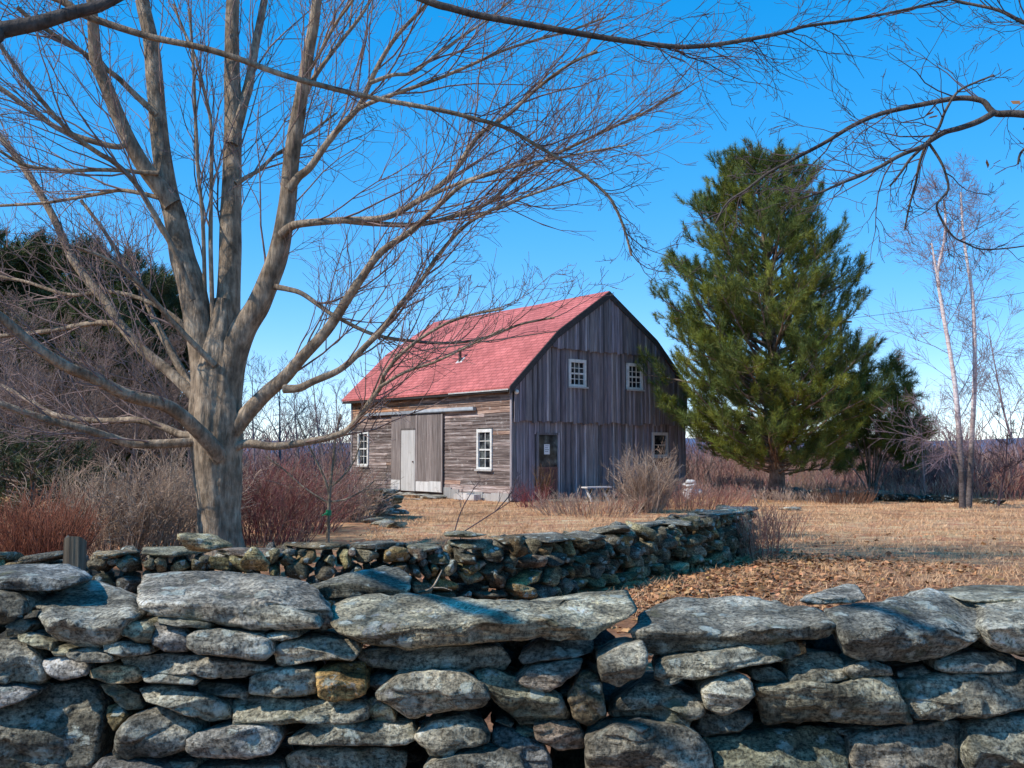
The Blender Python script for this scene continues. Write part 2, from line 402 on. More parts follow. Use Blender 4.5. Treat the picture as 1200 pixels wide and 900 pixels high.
# ------------------------------------------------------------------ rocks
def ico(sub):
    import bmesh
    bm = bmesh.new(); bmesh.ops.create_icosphere(bm, subdivisions=sub, radius=1)
    V = [v.co.copy() for v in bm.verts]; T = [tuple(v.index for v in f.verts) for f in bm.faces]; bm.free(); return V, T
ICO = {2: ico(2), 3: ico(3), 4: ico(4)}
def rock(size, seed, sub=3, boxy=.8, cuts=12, rough=.15):
    """angular field stone with half extents size, as V (list), T"""
    rg = random.Random(seed); V0, T = ICO[sub]; pl = []
    for _ in range(cuts):
        n = rv(rg); n.z *= .8; pl.append((n.normalized(), rg.uniform(.46, .82)))
    off = Vector((seed * 1.37 % 50, seed * .71 % 50, 3)); V = []
    for v in V0:
        m = max(abs(v.x), abs(v.y), abs(v.z)); q = v.lerp(v / m, boxy) * (1 - .2 * boxy)
        for n, d in pl:
            s = q.dot(n) - d
            if s > 0: q = q - n * s * .92
        k = 1 + rough * noise.noise(q * 1.5 + off) + rough * .5 * noise.noise(q * 4 + off)
        q = q * k
        V.append(Vector((q.x * size[0], q.y * size[1], q.z * size[2])))
    return V, T
def stone_tint(rg, warm=.3):
    b = rg.uniform(.68, 1.2); k = rg.random()
    if k < .12: return (b * 1.25, b * 1.02, b * .75)
    if k < .24: return (b * .95, b * .97, b * 1.1)
    if k < .4: return (b * 1.02, b * 1.03, b * .88)
    if k < .47: return (b * 1.15, b * .95, b * .9)
    return (b, b * .995, b * .97)

# ------------------------------------------------------------------ foreground wall: stones traced one by one
FW = empty('dry_stone_wall', (0, 3.9, 0), 'grey lichen-covered dry stone wall of large flat stones spanning the bottom of the picture', 'stone wall')
FWO = (0, 3.9, 0)
Lo, Mo, Ro = (0, 600), (400, 600), (800, 600)
TOP = dict(lean=.42, dep=.22)
front = [
 (Lo, [(-90,700),(90,630),(210,588),(320,585),(362,625),(368,740),(352,850),(300,960),(70,970),(-90,940)], dict(y=-.06, b=.10)),
 (Lo, [(-90,460),(60,450),(110,480),(165,555),(168,590),(100,620),(40,602),(-90,598)], {}),
 (Lo, [(-90,606),(60,612),(112,635),(80,662),(0,690),(-90,695)], {}),
 (Lo, [(-90,275),(60,283),(88,318),(82,355),(0,368),(-90,368)], dict(y=.08)),
 (Lo, [(-120,195),(60,181),(240,186),(272,214),(266,255),(200,277),(60,277),(-120,268)], dict(y=.15, c=(.8,.85,.95), cap=1, **TOP)),
 (Lo, [(120,320),(180,280),(280,252),(330,255),(470,300),(482,360),(440,400),(400,450),(340,482),(240,472),(180,440),(150,380)], dict(y=-.02, b=.1, c=(.95,.95,.93), **TOP)),
 (Lo, [(484,262),(508,225),(600,207),(800,213),(980,235),(1060,255),(1110,290),(1160,340),(1165,400),(1130,425),(1000,412),(820,402),(700,386),(560,366),(490,340)], dict(y=.0, c=(1.15,1.12,1.12), cap=1, b=.06, **TOP)),
 (Lo, [(828,330),(960,328),(1100,368),(1122,408),(1000,418),(830,397)], dict(y=-.07, c=(1.0,1.0,.95))),
 (Lo, [(433,385),(500,388),(532,410),(527,462),(480,458),(434,432)], {}),
 (Lo, [(528,395),(640,408),(667,440),(652,492),(570,492),(530,462)], dict(c=(.9,.92,1.05))),
 (Lo, [(363,460),(440,453),(522,470),(527,500),(440,507),(368,490)], {}),
 (Lo, [(653,440),(700,410),(800,406),(900,418),(947,450),(957,500),(930,527),(800,512),(690,502),(654,480)], dict(y=-.06, c=(1.25,1.25,1.25))),
 (Lo, [(962,485),(1010,450),(1120,438),(1250,443),(1262,490),(1230,527),(1100,522),(985,542)], dict(y=-.05, c=(1.4,1.35,1.25))),
 (Lo, [(423,520),(500,504),(640,498),(800,518),(962,545),(900,572),(840,587),(700,572),(500,562),(438,540)], dict(c=(1.05,1.05,1.05))),
 (Lo, [(153,520),(250,506),(302,545),(302,572),(220,592),(168,562)], {}),
 (Lo, [(323,555),(380,531),(470,548),(497,575),(482,602),(390,602),(328,580)], {}),
 (Lo, [(498,570),(540,554),(660,568),(697,590),(682,612),(510,602)], {}),
 (Lo, [(693,600),(800,603),(872,630),(867,657),(780,652),(698,630)], {}),
 (Lo, [(498,622),(560,604),(700,638),(800,678),(812,735),(740,747),(640,702),(518,667)], dict(y=-.05, c=(1.1,1.1,1.05))),
 (Lo, [(348,612),(430,600),(492,640),(502,690),(450,697),(378,652)], dict(y=.04, c=(1.05,.95,.8))),
 (Lo, [(383,680),(430,668),(442,720),(400,772),(378,740)], dict(y=.06, c=(1.0,.85,.55))),
 (Lo, [(413,780),(440,735),(560,688),(620,693),(692,745),(692,790),(650,832),(560,862),(450,867),(413,845)], dict(y=-.07, b=.09, c=(1.1,1.1,1.1))),
 (Lo, [(656,805),(700,783),(900,753),(972,758),(988,800),(962,852),(860,877),(680,867),(653,840)], dict(y=-.08, c=(1.15,1.17,1.25))),
 (Lo, [(878,580),(960,553),(1090,553),(1112,580),(1107,642),(1010,652),(878,637)], dict(c=(.85,.85,.8))),
 (Mo, [(-88,560),(0,538),(72,533),(82,600),(82,642),(20,667),(-85,657)], dict(y=-.03, c=(1.75,1.25,.62))),
 (Lo, [(818,672),(860,648),(1000,653),(1200,663),(1302,680),(1292,722),(1180,737),(1000,747),(828,762)], dict(y=-.06, c=(1.15,1.15,1.05))),
 (Lo, [(1018,790),(1090,743),(1250,743),(1440,743),(1472,790),(1400,827),(1200,824),(1030,817)], dict(y=-.02, c=(.9,.9,.85))),
 (Lo, [(1008,862),(1100,832),(1300,830),(1432,835),(1432,880),(1400,960),(1008,960)], dict(c=(.95,.95,.9))),
 (Lo, [(320,905),(370,855),(440,858),(560,898),(610,970),(320,970)], dict(y=-.08)),
 (Lo, [(690,900),(860,880),(980,880),(1005,960),(670,970)], dict(y=-.05)),
 (Lo, [(520,882),(560,852),(600,872),(680,882),(690,970),(560,970)], {}),
 (Lo, [(63,430),(110,423),(182,460),(182,492),(130,482),(68,450)], {}),
 (Lo, [(183,490),(210,468),(242,485),(232,507),(193,507)], {}),
 (Lo, [(238,495),(300,483),(392,500),(397,527),(330,532),(268,527)], {}),
 (Lo, [(15,400),(70,378),(112,395),(92,422),(28,437)], dict(y=.1)),
 (Lo, [(938,430),(1000,418),(1042,413),(1047,442),(990,454),(943,450)], dict(c=(1.2,1.2,1.15))),
 (Lo, [(553,370),(640,378),(737,393),(732,410),(640,407),(558,392)], {}),
 (Mo, [(-33,330),(20,309),(120,300),(300,291),(400,299),(550,309),(720,309),(850,299),(1000,281),(1012,310),(1030,350),(1022,372),(960,407),(880,437),(700,449),(520,457),(400,462),(260,480),(120,472),(40,442),(0,432),(-36,390)], dict(y=-.12, b=.08, cap=1, c=(1.35,1.3,1.12), lean=.40, dep=.22)),
 (Mo, [(63,485),(200,473),(400,468),(560,478),(597,520),(572,557),(420,560),(250,557),(110,552),(73,520)], dict(y=.03, c=(.9,.88,.85))),
 (Mo, [(628,510),(690,458),(800,448),(882,458),(882,492),(820,517),(700,532),(640,537)], dict(y=.04, c=(.75,.75,.78))),
 (Mo, [(608,590),(680,543),(760,523),(847,523),(832,572),(770,612),(730,632),(640,607)], dict(c=(1.1,1.0,.98))),
 (Mo, [(908,520),(1000,473),(1052,456),(1073,475),(1072,530),(1042,582),(970,612),(918,602)], dict(y=-.08, c=(1.25,1.22,1.15))),
 (Mo, [(798,650),(840,578),(870,558),(907,590),(922,670),(922,722),(860,747),(818,722)], dict(y=-.03)),
 (Mo, [(468,560),(520,548),(560,563),(680,608),(770,648),(802,710),(792,727),(690,747),(630,747),(560,672),(478,602)], dict(y=-.06, b=.07)),
 (Mo, [(123,640),(200,578),(320,560),(420,566),(500,608),(527,655),(492,692),(380,712),(290,722),(240,732),(200,707),(128,662)], dict(y=-.1, b=.08, c=(1.35,1.3,1.2))),
 (Mo, [(258,780),(330,733),(430,720),(490,743),(522,790),(522,817),(430,837),(370,862),(310,867)], dict(y=-.09, b=.08, c=(1.25,1.22,1.15))),
 (Mo, [(528,770),(570,748),(620,768),(700,818),(732,870),(740,970),(650,970),(600,862),(533,802)], dict(y=-.05)),
 (Mo, [(678,750),(740,733),(820,738),(862,800),(852,827),(770,837),(688,802)], dict(y=.0, c=(1.2,.98,.9))),
 (Mo, [(613,765),(650,743),(692,765),(692,792),(640,792)], dict(y=.06)),
 (Mo, [(93,590),(140,568),(182,580),(182,612),(120,632),(98,610)], dict(y=.06, c=(.8,.8,.8))),
 (Mo, [(88,670),(120,653),(172,700),(187,732),(160,762),(120,752)], dict(y=.02)),
 (Mo, [(-33,670),(60,663),(92,690),(82,737),(20,747),(-33,742)], dict(y=-.03, c=(1.1,1.1,1.05))),
 (Mo, [(285,905),(340,868),(480,848),(560,836),(622,860),(670,970),(285,970)], dict(y=-.1, c=(1.1,1.08,1.05))),
 (Mo, [(543,740),(580,723),(607,745),(592,762)], dict(y=.04)),
 (Mo, [(868,800),(960,740),(1040,733),(1200,753),(1262,780),(1302,830),(1312,970),(878,970),(866,870)], dict(y=-.1, b=.08, c=(1.1,1.05,1.0))),
 (Mo, [(948,700),(980,648),(1060,608),(1140,598),(1230,638),(1282,650),(1272,700),(1202,757),(1080,732),(958,717)], dict(y=-.04)),
 (Mo, [(773,635),(800,613),(822,625),(817,652),(778,652)], dict(y=.06)),
 (Mo, [(-140,268),(-60,240),(50,213),(150,189),(200,194),(242,230),(237,272),(200,302),(0,310),(-120,312)], dict(y=.5, c=(.9,.9,.85), lean=.3, dep=.2)),
 (Ro, [(-170,430),(-150,360),(-80,325),(0,309),(150,304),(260,299),(310,304),(380,330),(460,340),(522,370),(542,410),(512,442),(420,457),(300,467),(150,482),(0,497),(-80,507),(-132,492)], dict(y=-.05, b=.07, cap=1, c=(1.0,1.0,.98), **TOP)),
 (Ro, [(-97,540),(-60,513),(100,488),(250,463),(390,456),(405,490),(340,522),(230,547),(80,582),(-60,602),(-97,577)], dict(y=-.03, c=(1.05,1.06,1.0))),
 (Ro, [(398,460),(430,455),(437,502),(408,507)], dict(y=.1, c=(2.2,1.45,.9))),
 (Ro, [(368,530),(430,498),(550,503),(587,560),(587,592),(480,607),(378,602)], dict(y=-.02, c=(.85,.85,.8))),
 (Ro, [(578,555),(660,518),(732,550),(737,577),(690,577),(600,587)], {}),
 (Ro, [(498,340),(600,320),(700,314),(820,299),(860,274),(900,279),(930,294),(1020,320),(1062,350),(1052,420),(1002,477),(920,512),(800,527),(640,517),(588,502),(558,420)], dict(y=-.08, b=.10, cap=1, c=(.88,.92,.95), **TOP)),
 (Ro, [(433,320),(470,289),(570,254),(610,259),(642,300),(600,318),(480,332)], dict(y=.45, lean=.25, dep=.15, c=(1.2,1.2,1.22), cap=1)),
 (Ro, [(938,290),(1050,269),(1330,266),(1330,330),(1100,322),(1000,312)], dict(y=.3, cap=1, lean=.4, dep=.3, c=(1.1,1.1,1.0))),
 (Ro, [(1008,310),(1080,318),(1330,273),(1330,512),(1150,502),(1100,472),(1060,402),(1060,340)], dict(y=-.03, b=.08, c=(1.05,1.05,1.0), **TOP)),
 (Ro, [(898,520),(1000,498),(1110,498),(1172,520),(1167,562),(1050,567),(908,562)], dict(y=.03)),
 (Ro, [(758,560),(840,538),(872,565),(820,587),(768,587)], dict(y=.06, c=(.8,.8,.8))),
 (Ro, [(753,600),(900,573),(1100,568),(1330,558),(1330,700),(1100,712),(900,737),(830,737),(800,690)], dict(y=-.05, c=(.92,.92,.88))),
 (Ro, [(268,620),(400,603),(560,603),(640,578),(720,568),(747,600),(782,680),(797,737),(700,742),(500,747),(300,752),(285,690)], dict(y=-.08, b=.06, c=(1.02,1.0,.88))),
 (Ro, [(73,640),(130,593),(210,578),(247,600),(257,650),(210,692),(140,722),(88,702)], dict(y=-.14, b=.07, c=(1.15,1.15,1.08))),
 (Ro, [(43,770),(80,708),(130,720),(240,698),(247,740),(200,772),(80,792)], dict(y=-.02)),
 (Ro, [(248,560),(310,543),(372,580),(372,607),(280,602),(253,590)], dict(y=.03)),
 (Ro, [(78,790),(250,768),(400,753),(540,768),(587,810),(587,870),(560,970),(140,970),(110,840)], dict(y=-.07, c=(.95,1.0,.85))),
 (Ro, [(588,800),(700,758),(900,733),(970,743),(992,800),(982,880),(970,970),(600,970)], dict(y=-.06, c=(1.05,1.0,.97))),
 (Ro, [(988,760),(1100,728),(1330,708),(1330,970),(1005,970)], dict(y=-.03, c=(1.0,1.05,1.02))),
 (Ro, [(543,760),(620,753),(700,750),(600,792),(560,787)], dict(y=.05, c=(.7,.7,.7))),
]
def traced_stone(org, outline, o, seed):
    rg = random.Random(seed)
    pts = [(org[0] + x / 3.0, 600 + y / 3.0) for x, y in outline]
    gx_, gy_ = sum(p[0] for p in pts) / len(pts), sum(p[1] for p in pts) / len(pts)
    pts = [(gx_ + (x - gx_) * 1.015 + (1 if x > gx_ else -1), gy_ + (y - gy_) * 1.025) for x, y in pts]
    q = []
    for i in range(len(pts)):
        a, b = pts[i], pts[(i + 1) % len(pts)]; k = rg.uniform(.03, .10)
        q += [(a[0] * (1 - k) + b[0] * k, a[1] * (1 - k) + b[1] * k), (a[0] * k + b[0] * (1 - k), a[1] * k + b[1] * (1 - k))]
    q = np.array(q); seg = np.linalg.norm(np.roll(q, -1, 0) - q, axis=1); cum = np.concatenate([[0], np.cumsum(seg)])
    per = cum[-1]; M = int(max(44, min(210, per / 3.2)))
    qq = np.vstack([q, q[:1]]); s = np.arange(M) / M * per
    ox = np.interp(s, cum, qq[:, 0]); oy = np.interp(s, cum, qq[:, 1])
    cx, cy = (ox.max() + ox.min()) / 2, (oy.max() + oy.min()) / 2; ymin, ymax = oy.min(), oy.max(); hpx = ymax - ymin; wpx = ox.max() - ox.min()
    lean, dep, b = o.get('lean', .05), o.get('dep', .40), o.get('b', .05)
    Y0 = 3.74 + o.get('y', 0.0) + rg.uniform(-.05, .04)
    nr_ = int(max(9, min(20, hpx / 5)))
    rt = [k / nr_ for k in range(nr_)] + [1 - .45 / nr_, 1.0]
    big = min(1.0, wpx / 130)
    planes = [(rg.uniform(-.8, .8) * (1 - .5 * big), rg.uniform(-1.2, 1.1), rg.uniform(-.04, .02)) for _ in range(5)]
    seedv = Vector((seed * 3.1 % 60, seed * 1.7 % 60, seed * .9 % 60))
    small = min(1.0, min(wpx, hpx) / 60.0)
    V = []
    for t in rt:
        ring = [(cx, cy)] if t == 0 else [(cx + (x - cx) * t, cy + (y - cy) * t) for x, y in zip(ox, oy)]
        for x, y in ring:
            h = (ymax - y) / hpx
            cr = (.42 if lean > .1 else .3) + .22 * noise.noise(Vector((x * .018, seed * 2.3, 1)))
            Y = Y0 + lean * max(0, (h - cr) / (1 - cr)) ** 1.08
            u, vv = (x - cx) / 300.0, (y - cy) / 300.0
            Y += max(p[0] * u + p[1] * vv + p[2] for p in planes) * (1 - .3 * t)
            ez = min(.16, max(.06, 9 / (min(wpx, hpx) * .5 + 8))); e = max(0.0, (t - 1 + ez) / ez)
            Y += b * .42 * small * e * e
            V.append(P(x, y, Y))
    edge = V[-M:]; cen = sum(edge, Vector()) / M
    for dk, sh in ((.02, .995), (.07, .985), (.2, .96), (.45, .9), (.75, .74), (1.0, .45)):
        for e in edge:
            v = cen.lerp(e, sh); V.append(Vector((v.x, e.y + (max(0, cen.y + .1 - e.y) * dk * .8) + dep * dk, v.z - .03 * dk)))
    V.append(Vector((cen.x, cen.y + dep * 1.02 + .06, cen.z - .03)))
    out = []; sc_ = rg.uniform(.8, 1.25); tiltz = rg.uniform(-.35, .35)
    for v in V:
        n = noise.noise_vector(v * 3.0 + seedv) * .012 + noise.noise_vector(v * 9 + seedv) * .010 + noise.noise_vector(v * 24 + seedv) * .0065
        w_ = Vector(((v.x + v.z * tiltz) * 4.2 * sc_ + seed, v.y * 3, (v.z - v.x * tiltz * .3) * 10 * sc_ + seed * .37)) + noise.noise_vector(v * 7) * .5
        dd, pp_ = noise.voronoi(w_)
        hsh = math.sin(pp_[0].x * 12.9 + pp_[0].z * 78.2) * 43758.5; hsh -= math.floor(hsh)
        f2 = min(1.0, (dd[1] - dd[0]) * 5)
        lay = (hsh - .5) * .052 * f2 + (1 - f2) * .006 + noise.noise(Vector((v.x * 1.2 + seed, v.y * .5, v.z * 34 + 2.0 * v.x * tiltz))) * .006
        out.append(Vector((v.x + n.x * small, v.y + (n.y + lay) * (.45 + .55 * small), v.z + n.z * .8 * small + lay * .25 * small)))
    nr = len(rt) - 1 + 6
    T = [(0, 1 + (k + 1) % M, 1 + k) for k in range(M)]
    Q = [(1 + r * M + k, 1 + r * M + (k + 1) % M, 1 + (r + 1) * M + (k + 1) % M, 1 + (r + 1) * M + k) for r in range(nr - 1) for k in range(M)]
    last = len(V) - 1; bb = 1 + (nr - 1) * M
    T += [(last, bb + k, bb + (k + 1) % M) for k in range(M)]
    c = o.get('c')
    if c is None: c = stone_tint(rg)
    mesh_obj('capstone' if o.get('cap') else 'stone', out, [np.array(Q), np.array(T)], STONE, FW, tint=np.tile(np.array(c), (len(out), 1)), offset=FWO)
for i, (org, ol, o) in enumerate(front): traced_stone(org, ol, o, i + 3)
# hearting behind the face stones and the wall's run beyond them
def rocks_mesh(items, name, parent, off, kind=None):
    V, T, C = [], [], []
    for (c, size, rz, seed, tint, sub) in items:
        v, t = rock(size, seed, sub); m = Matrix.Rotation(rz[2], 3, 'Z') @ Matrix.Rotation(rz[0], 3, 'X') @ Matrix.Rotation(rz[1], 3, 'Y')
        b = len(V); V += [m @ q + c for q in v]; T += [tuple(b + k for k in f) for f in t]; C += [tint] * len(v)
    o = mesh_obj(name, V, [np.array(T)], STONE, parent, tint=C, offset=off)
    if kind: tag(o, kind=kind)
    return o
rg = random.Random(5); it = []
for z in np.arange(.06, .82, .15):
    for x in np.arange(-3.6, 3.6, .26):
        if z > .62 and .42 < x < .62: continue
        for yy in (4.17, 4.44):
            it.append((Vector((x + rg.uniform(-.06, .06), yy + rg.uniform(-.04, .04), z + rg.uniform(-.03, .03))), (rg.uniform(.13, .19), rg.uniform(.14, .2), rg.uniform(.07, .1)), (rg.uniform(-.1, .1), rg.uniform(-.2, .2), rg.uniform(-.4, .4)), rg.randint(0, 9999), tuple(k * .25 for k in stone_tint(rg)), 2))  # tint cut right down: shade of the gaps put into the colour
for z in np.arange(.05, .32, .12):
    for x in np.arange(-3.6, 3.6, .38):
        it.append((Vector((x + rg.uniform(-.1, .1), 3.82, z)), (rg.uniform(.17, .25), .16, .075), (0, rg.uniform(-.1, .1), 0), rg.randint(0, 9999), stone_tint(rg), 3))
for sx in (-1, 1):
    for z in np.arange(.3, 1.0, .15):
        for x in np.arange(2.45, 3.8, .36):
            it.append((Vector((sx * (x + rg.uniform(-.1, .1)), 3.9, z)), (rg.uniform(.15, .24), .2, rg.uniform(.07, .1)), (0, rg.uniform(-.1, .1), 0), rg.randint(0, 9999), stone_tint(rg), 3))
rocks_mesh(it, 'hearting_rubble', FW, FWO, 'stuff')

# ------------------------------------------------------------------ second wall, walked along its path
path2 = [(-6.6, 9.0), (-5.2, 9.25), (-4.0, 9.45), (-2.74, 9.84), (-1.3, 10.2), (0, 10.75), (.75, 11.6), (1.36, 12.5), (2.56, 13.9), (3.55, 15.6)]
SW = empty('field_stone_wall', (0, 10.8, 0), 'lower rough field stone wall behind, running from maple trunk to the lawn, shaded at its right end', 'stone wall')
pv = [Vector((x, y, 0)) for x, y in path2]
cl = [0]
for a, b in zip(pv, pv[1:]): cl.append(cl[-1] + (b - a).length)
def at2(s):
    k = 0
    while k < len(pv) - 2 and s > cl[k + 1]: k += 1
    f = (s - cl[k]) / (cl[k + 1] - cl[k]); d = (pv[k + 1] - pv[k]).normalized()
    return pv[k].lerp(pv[k + 1], f), d
rg = random.Random(21); items = []
total = cl[-1]
def hgt(s): return .58 + .02 * min(1, max(0, (s - 2.6) / 1.2)) + .07 * min(1, max(0, (s - 9) / 3)) + .02 * math.sin(s * 3)
z0 = 0.0; 
for layer in range(4):
    s = rg.uniform(0, .2)
    while s < total:
        wdt = rg.choice([.11, .14, .17, .2, .23, .27, .33]) * (1.15 if layer < 2 else 1.0)
        H = hgt(s); hh = H / 4; zc = (layer + .5) * hh + .03 * math.sin(s * 5 + layer * 2)
        c, d = at2(min(total, s + wdt / 2)); nrm = Vector((d.y, -d.x, 0)); ang = math.atan2(d.y, d.x)
        if rg.random() < .03: s += wdt * .3; continue
        prot = rg.uniform(-.05, .06) + .05 * (1 - layer / 4)
        dp = rg.uniform(.16, .24)
        tl = (rg.uniform(-.15, .15), rg.uniform(-.25, .25) if rg.random() < .65 else rg.uniform(-.8, .8), ang + rg.uniform(-.15, .15))
        items.append((c + nrm * (.22 + prot - dp * .45) + Vector((0, 0, zc + rg.uniform(-.02, .02))), (wdt * .6, dp, hh * rg.uniform(.5, .78)), tl, rg.randint(0, 9999), tuple(k_ * u_ for k_, u_ in zip(stone_tint(rg), rg.choice([(.58, .54, .45), (.50, .47, .42), (.68, .63, .50), (.92, .84, .60)]))), 3))
        if layer in (0, 1, 2, 3): items.append((c - nrm * .2 + Vector((0, 0, zc)), (wdt * .6, .2, hh * .9), tl, rg.randint(0, 9999), stone_tint(rg), 2))
        s += wdt * rg.uniform(.92, 1.04)
s = .1; caps = []
while s < total:
    wdt = rg.uniform(.45, .95) if s > 2.5 else rg.uniform(.25, .6); c, d = at2(min(total, s + wdt / 2)); ang = math.atan2(d.y, d.x); nrm = Vector((d.y, -d.x, 0))
    th = rg.uniform(.04, .06)
    caps.append((c + nrm * rg.uniform(-.04, .06) + Vector((0, 0, hgt(s) + th * .35)), (wdt * .56, rg.uniform(.30, .40), th), (rg.uniform(-.03, .03) if s > 2.5 else rg.uniform(-.25, .25), rg.uniform(-.03, .03) if s > 2.5 else rg.uniform(-.25, .25), ang + rg.uniform(-.1, .1)), rg.randint(0, 9999), tuple(k * .85 for k in stone_tint(rg)), 3))
    if rg.random() < .12: caps.append((c + nrm * rg.uniform(-.02, .16) + Vector((rg.uniform(-.2, .2), 0, hgt(s) + th * 2.2)), (wdt * .45, rg.uniform(.2, .33), th * .7), (rg.uniform(-.07, .07), rg.uniform(-.07, .07), ang + rg.uniform(-.3, .3)), rg.randint(0, 9999), stone_tint(rg), 3))
    s += wdt * .95
# a few stones with a lighter tint standing in for sunlight on them
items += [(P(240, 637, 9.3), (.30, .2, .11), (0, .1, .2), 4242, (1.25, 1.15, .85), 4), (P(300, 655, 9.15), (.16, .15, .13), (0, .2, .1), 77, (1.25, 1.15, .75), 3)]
off2 = (0, 10.8, 0)
fr_ = random.Random(4)
for _ in range(90):
    s = fr_.uniform(2, total); c, d = at2(s); nrm = Vector((d.y, -d.x, 0))
    items.append((c + nrm * fr_.uniform(.14, .24) + Vector((0, 0, fr_.uniform(.05, hgt(s)))), (fr_.uniform(.04, .09), .06, fr_.uniform(.03, .055)), (fr_.uniform(-.5, .5), fr_.uniform(-.5, .5), fr_.uniform(0, 3)), fr_.randint(0, 9999), tuple(k_ * .7 for k_ in stone_tint(fr_)), 2))
items.sort(key=lambda q: -(q[1][0] * q[1][2] * (2 if q[5] > 2 else .1)))
big, rest = items[:100], items[100:]
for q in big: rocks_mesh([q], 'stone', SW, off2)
for q in caps[:60]: rocks_mesh([q], 'capstone', SW, off2)
rocks_mesh(rest, 'small_stones', SW, off2, 'stuff')

# ------------------------------------------------------------------ barn
GX = Vector((.778, .628, 0)); CORN = Vector((0, 30.5, 0))
BARN = empty('barn', CORN, 'weathered grey board barn with a salmon red gambrel roof and white framed windows', 'barn', math.atan2(.628, .778))
W, LEN, EV, BX, BZ, RX, RZ = 8.06, 9.9, 3.72, 1.74, 5.36, 4.03, 6.86
def roof_z(x):
    x = min(x, W - x)
    return EV + (BZ - EV) * (x / BX) if x < BX else BZ + (RZ - BZ) * ((x - BX) / (RX - BX))
br = random.Random(3)
# long wall: lapped clapboards, with openings left at the windows
winL = [(1.355, .40, 1.0, 2.29), (8.98, .40, 1.03, 2.34)]
g = Geo(); z = .16
while z < EV - .02:
    h = min(.125, EV - z)
    runs = [(0.06, LEN - .06)]
    for (c, hw, z0, z1) in winL:
        if z + h > z0 and z < z1:
            nr = []
            for a, b in runs:
                if c - hw > a: nr.append((a, min(b, c - hw)))
                if c + hw < b: nr.append((max(a, c + hw), b))
            runs = nr
    for a, b in runs:
        y = a
        while y < b - .01:
            e = min(b, y + br.uniform(1.1, 3.6))
            if b - e < .4: e = b
            t = br.uniform(.62, 1.35); sag = br.uniform(-.008, .008); tip = br.uniform(-.010, .012) if br.random() < .25 else 0
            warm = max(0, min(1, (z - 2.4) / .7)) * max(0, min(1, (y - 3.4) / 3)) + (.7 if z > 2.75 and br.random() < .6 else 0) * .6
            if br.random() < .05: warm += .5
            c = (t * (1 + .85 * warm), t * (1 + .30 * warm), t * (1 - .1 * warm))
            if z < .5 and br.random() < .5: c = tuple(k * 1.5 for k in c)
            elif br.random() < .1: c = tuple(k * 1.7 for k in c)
            o1 = -.030 + sag; o0 = -.007
            za, zb = z + sag - tip, z + sag + tip
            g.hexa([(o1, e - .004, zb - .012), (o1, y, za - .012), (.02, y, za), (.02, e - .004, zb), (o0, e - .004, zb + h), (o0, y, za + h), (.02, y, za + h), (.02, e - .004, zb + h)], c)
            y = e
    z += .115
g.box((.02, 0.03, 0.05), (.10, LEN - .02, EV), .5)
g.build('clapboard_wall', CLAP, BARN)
# gable in three tiers of vertical boards and battens
def tier(name, z0, top, yoff, rag, skip=()):
    g = Geo(); x = .0
    while x < W - .01:
        wd = min(br.uniform(.17, .27), W - x); xe = x + wd
        tl = min(top, roof_z(x + .001)); tr = min(top, roof_z(xe - .001))
        if max(tl, tr) > z0 + .05:
            tl = max(tl, z0 + .03); tr = max(tr, z0 + .03)
            segs = [(z0 - br.uniform(0, rag), None)]
            cc = br.uniform(.75, 1.2); c = (cc, cc * br.uniform(.96, 1.02), cc * br.uniform(.96, 1.06))
            pr = br.uniform(-.006, .006) + yoff
            spans = [(segs[0][0], None)]
            hole = [s for s in skip if s[0] < (x + xe) / 2 < s[1]]
            parts = [(segs[0][0], tl, tr)]
            for s in hole: parts = [(segs[0][0], s[2], s[2]), (s[3], tl, tr)] if s[2] > z0 else [(s[3], tl, tr)]
            for (a, tl_, tr_) in parts:
                if min(tl_, tr_) <= a: continue
                g.hexa([(x + .003, pr - .022, a), (xe - .003, pr - .022, a), (xe - .003, pr, a), (x + .003, pr, a), (x + .003, pr - .022, tl_), (xe - .003, pr - .022, tr_), (xe - .003, pr, tr_), (x + .003, pr, tl_)], c)
                if x > .05:
                    tb = min(tl_, roof_z(x)); bw = br.uniform(.026, .036); kk = br.choice([.55, .8, 1.2, 1.5, 1.9]); c2 = tuple(k * kk for k in c); za = a - br.uniform(-.02, .05)
                    if br.random() > .06: g.box((x - bw, pr - .055, za), (x + bw, pr - .0225, tb - .01), c2)
        x = xe
    return g.build(name, BATTEN, BARN)
DX0, DX1, DZ = 1.0, 1.92, 2.17
tier('lower_gable_boards', .06, 2.60, 0.0, .02, [(DX0, DX1, -1, DZ), (6.27, 7.07, 1.39, 2.24)])
tier('middle_gable_boards', 2.54, 4.98, -.10, .09, [(2.26, 3.02, 3.69, 4.58), (4.95, 5.71, 3.70, 4.60)])
tier('upper_gable_boards', 4.92, 9, -.19, .06)
g = Geo(); g.box((0, .012, 0), (W, .06, 2.5), .4)
for k in range(12):
    x0, x1 = W * k / 12, W * (k + 1) / 12
    g.hexa([(x0, .015, 2.5), (x1, .015, 2.5), (x1, .06, 2.5), (x0, .06, 2.5), (x0, .015, roof_z(x0) - .03), (x1, .015, roof_z(x1) - .03), (x1, .06, roof_z(x1) - .03), (x0, .06, roof_z(x0) - .03)], .35)
# rear walls
g.box((W - .06, .07, 0), (W, LEN, EV), .8); g.box((.12, LEN - .06, 0), (W - .07, LEN, EV), .8)
for k in range(12):
    x0, x1 = W * k / 12, W * (k + 1) / 12
    g.hexa([(x0, LEN - .05, EV), (x1, LEN - .05, EV), (x1, LEN, EV), (x0, LEN, EV), (x0, LEN - .05, roof_z(x0) - .03), (x1, LEN - .05, roof_z(x1) - .03), (x1, LEN, roof_z(x1) - .03), (x0, LEN, roof_z(x0) - .03)], .8)
g.build('back_wall', BATTEN, BARN)
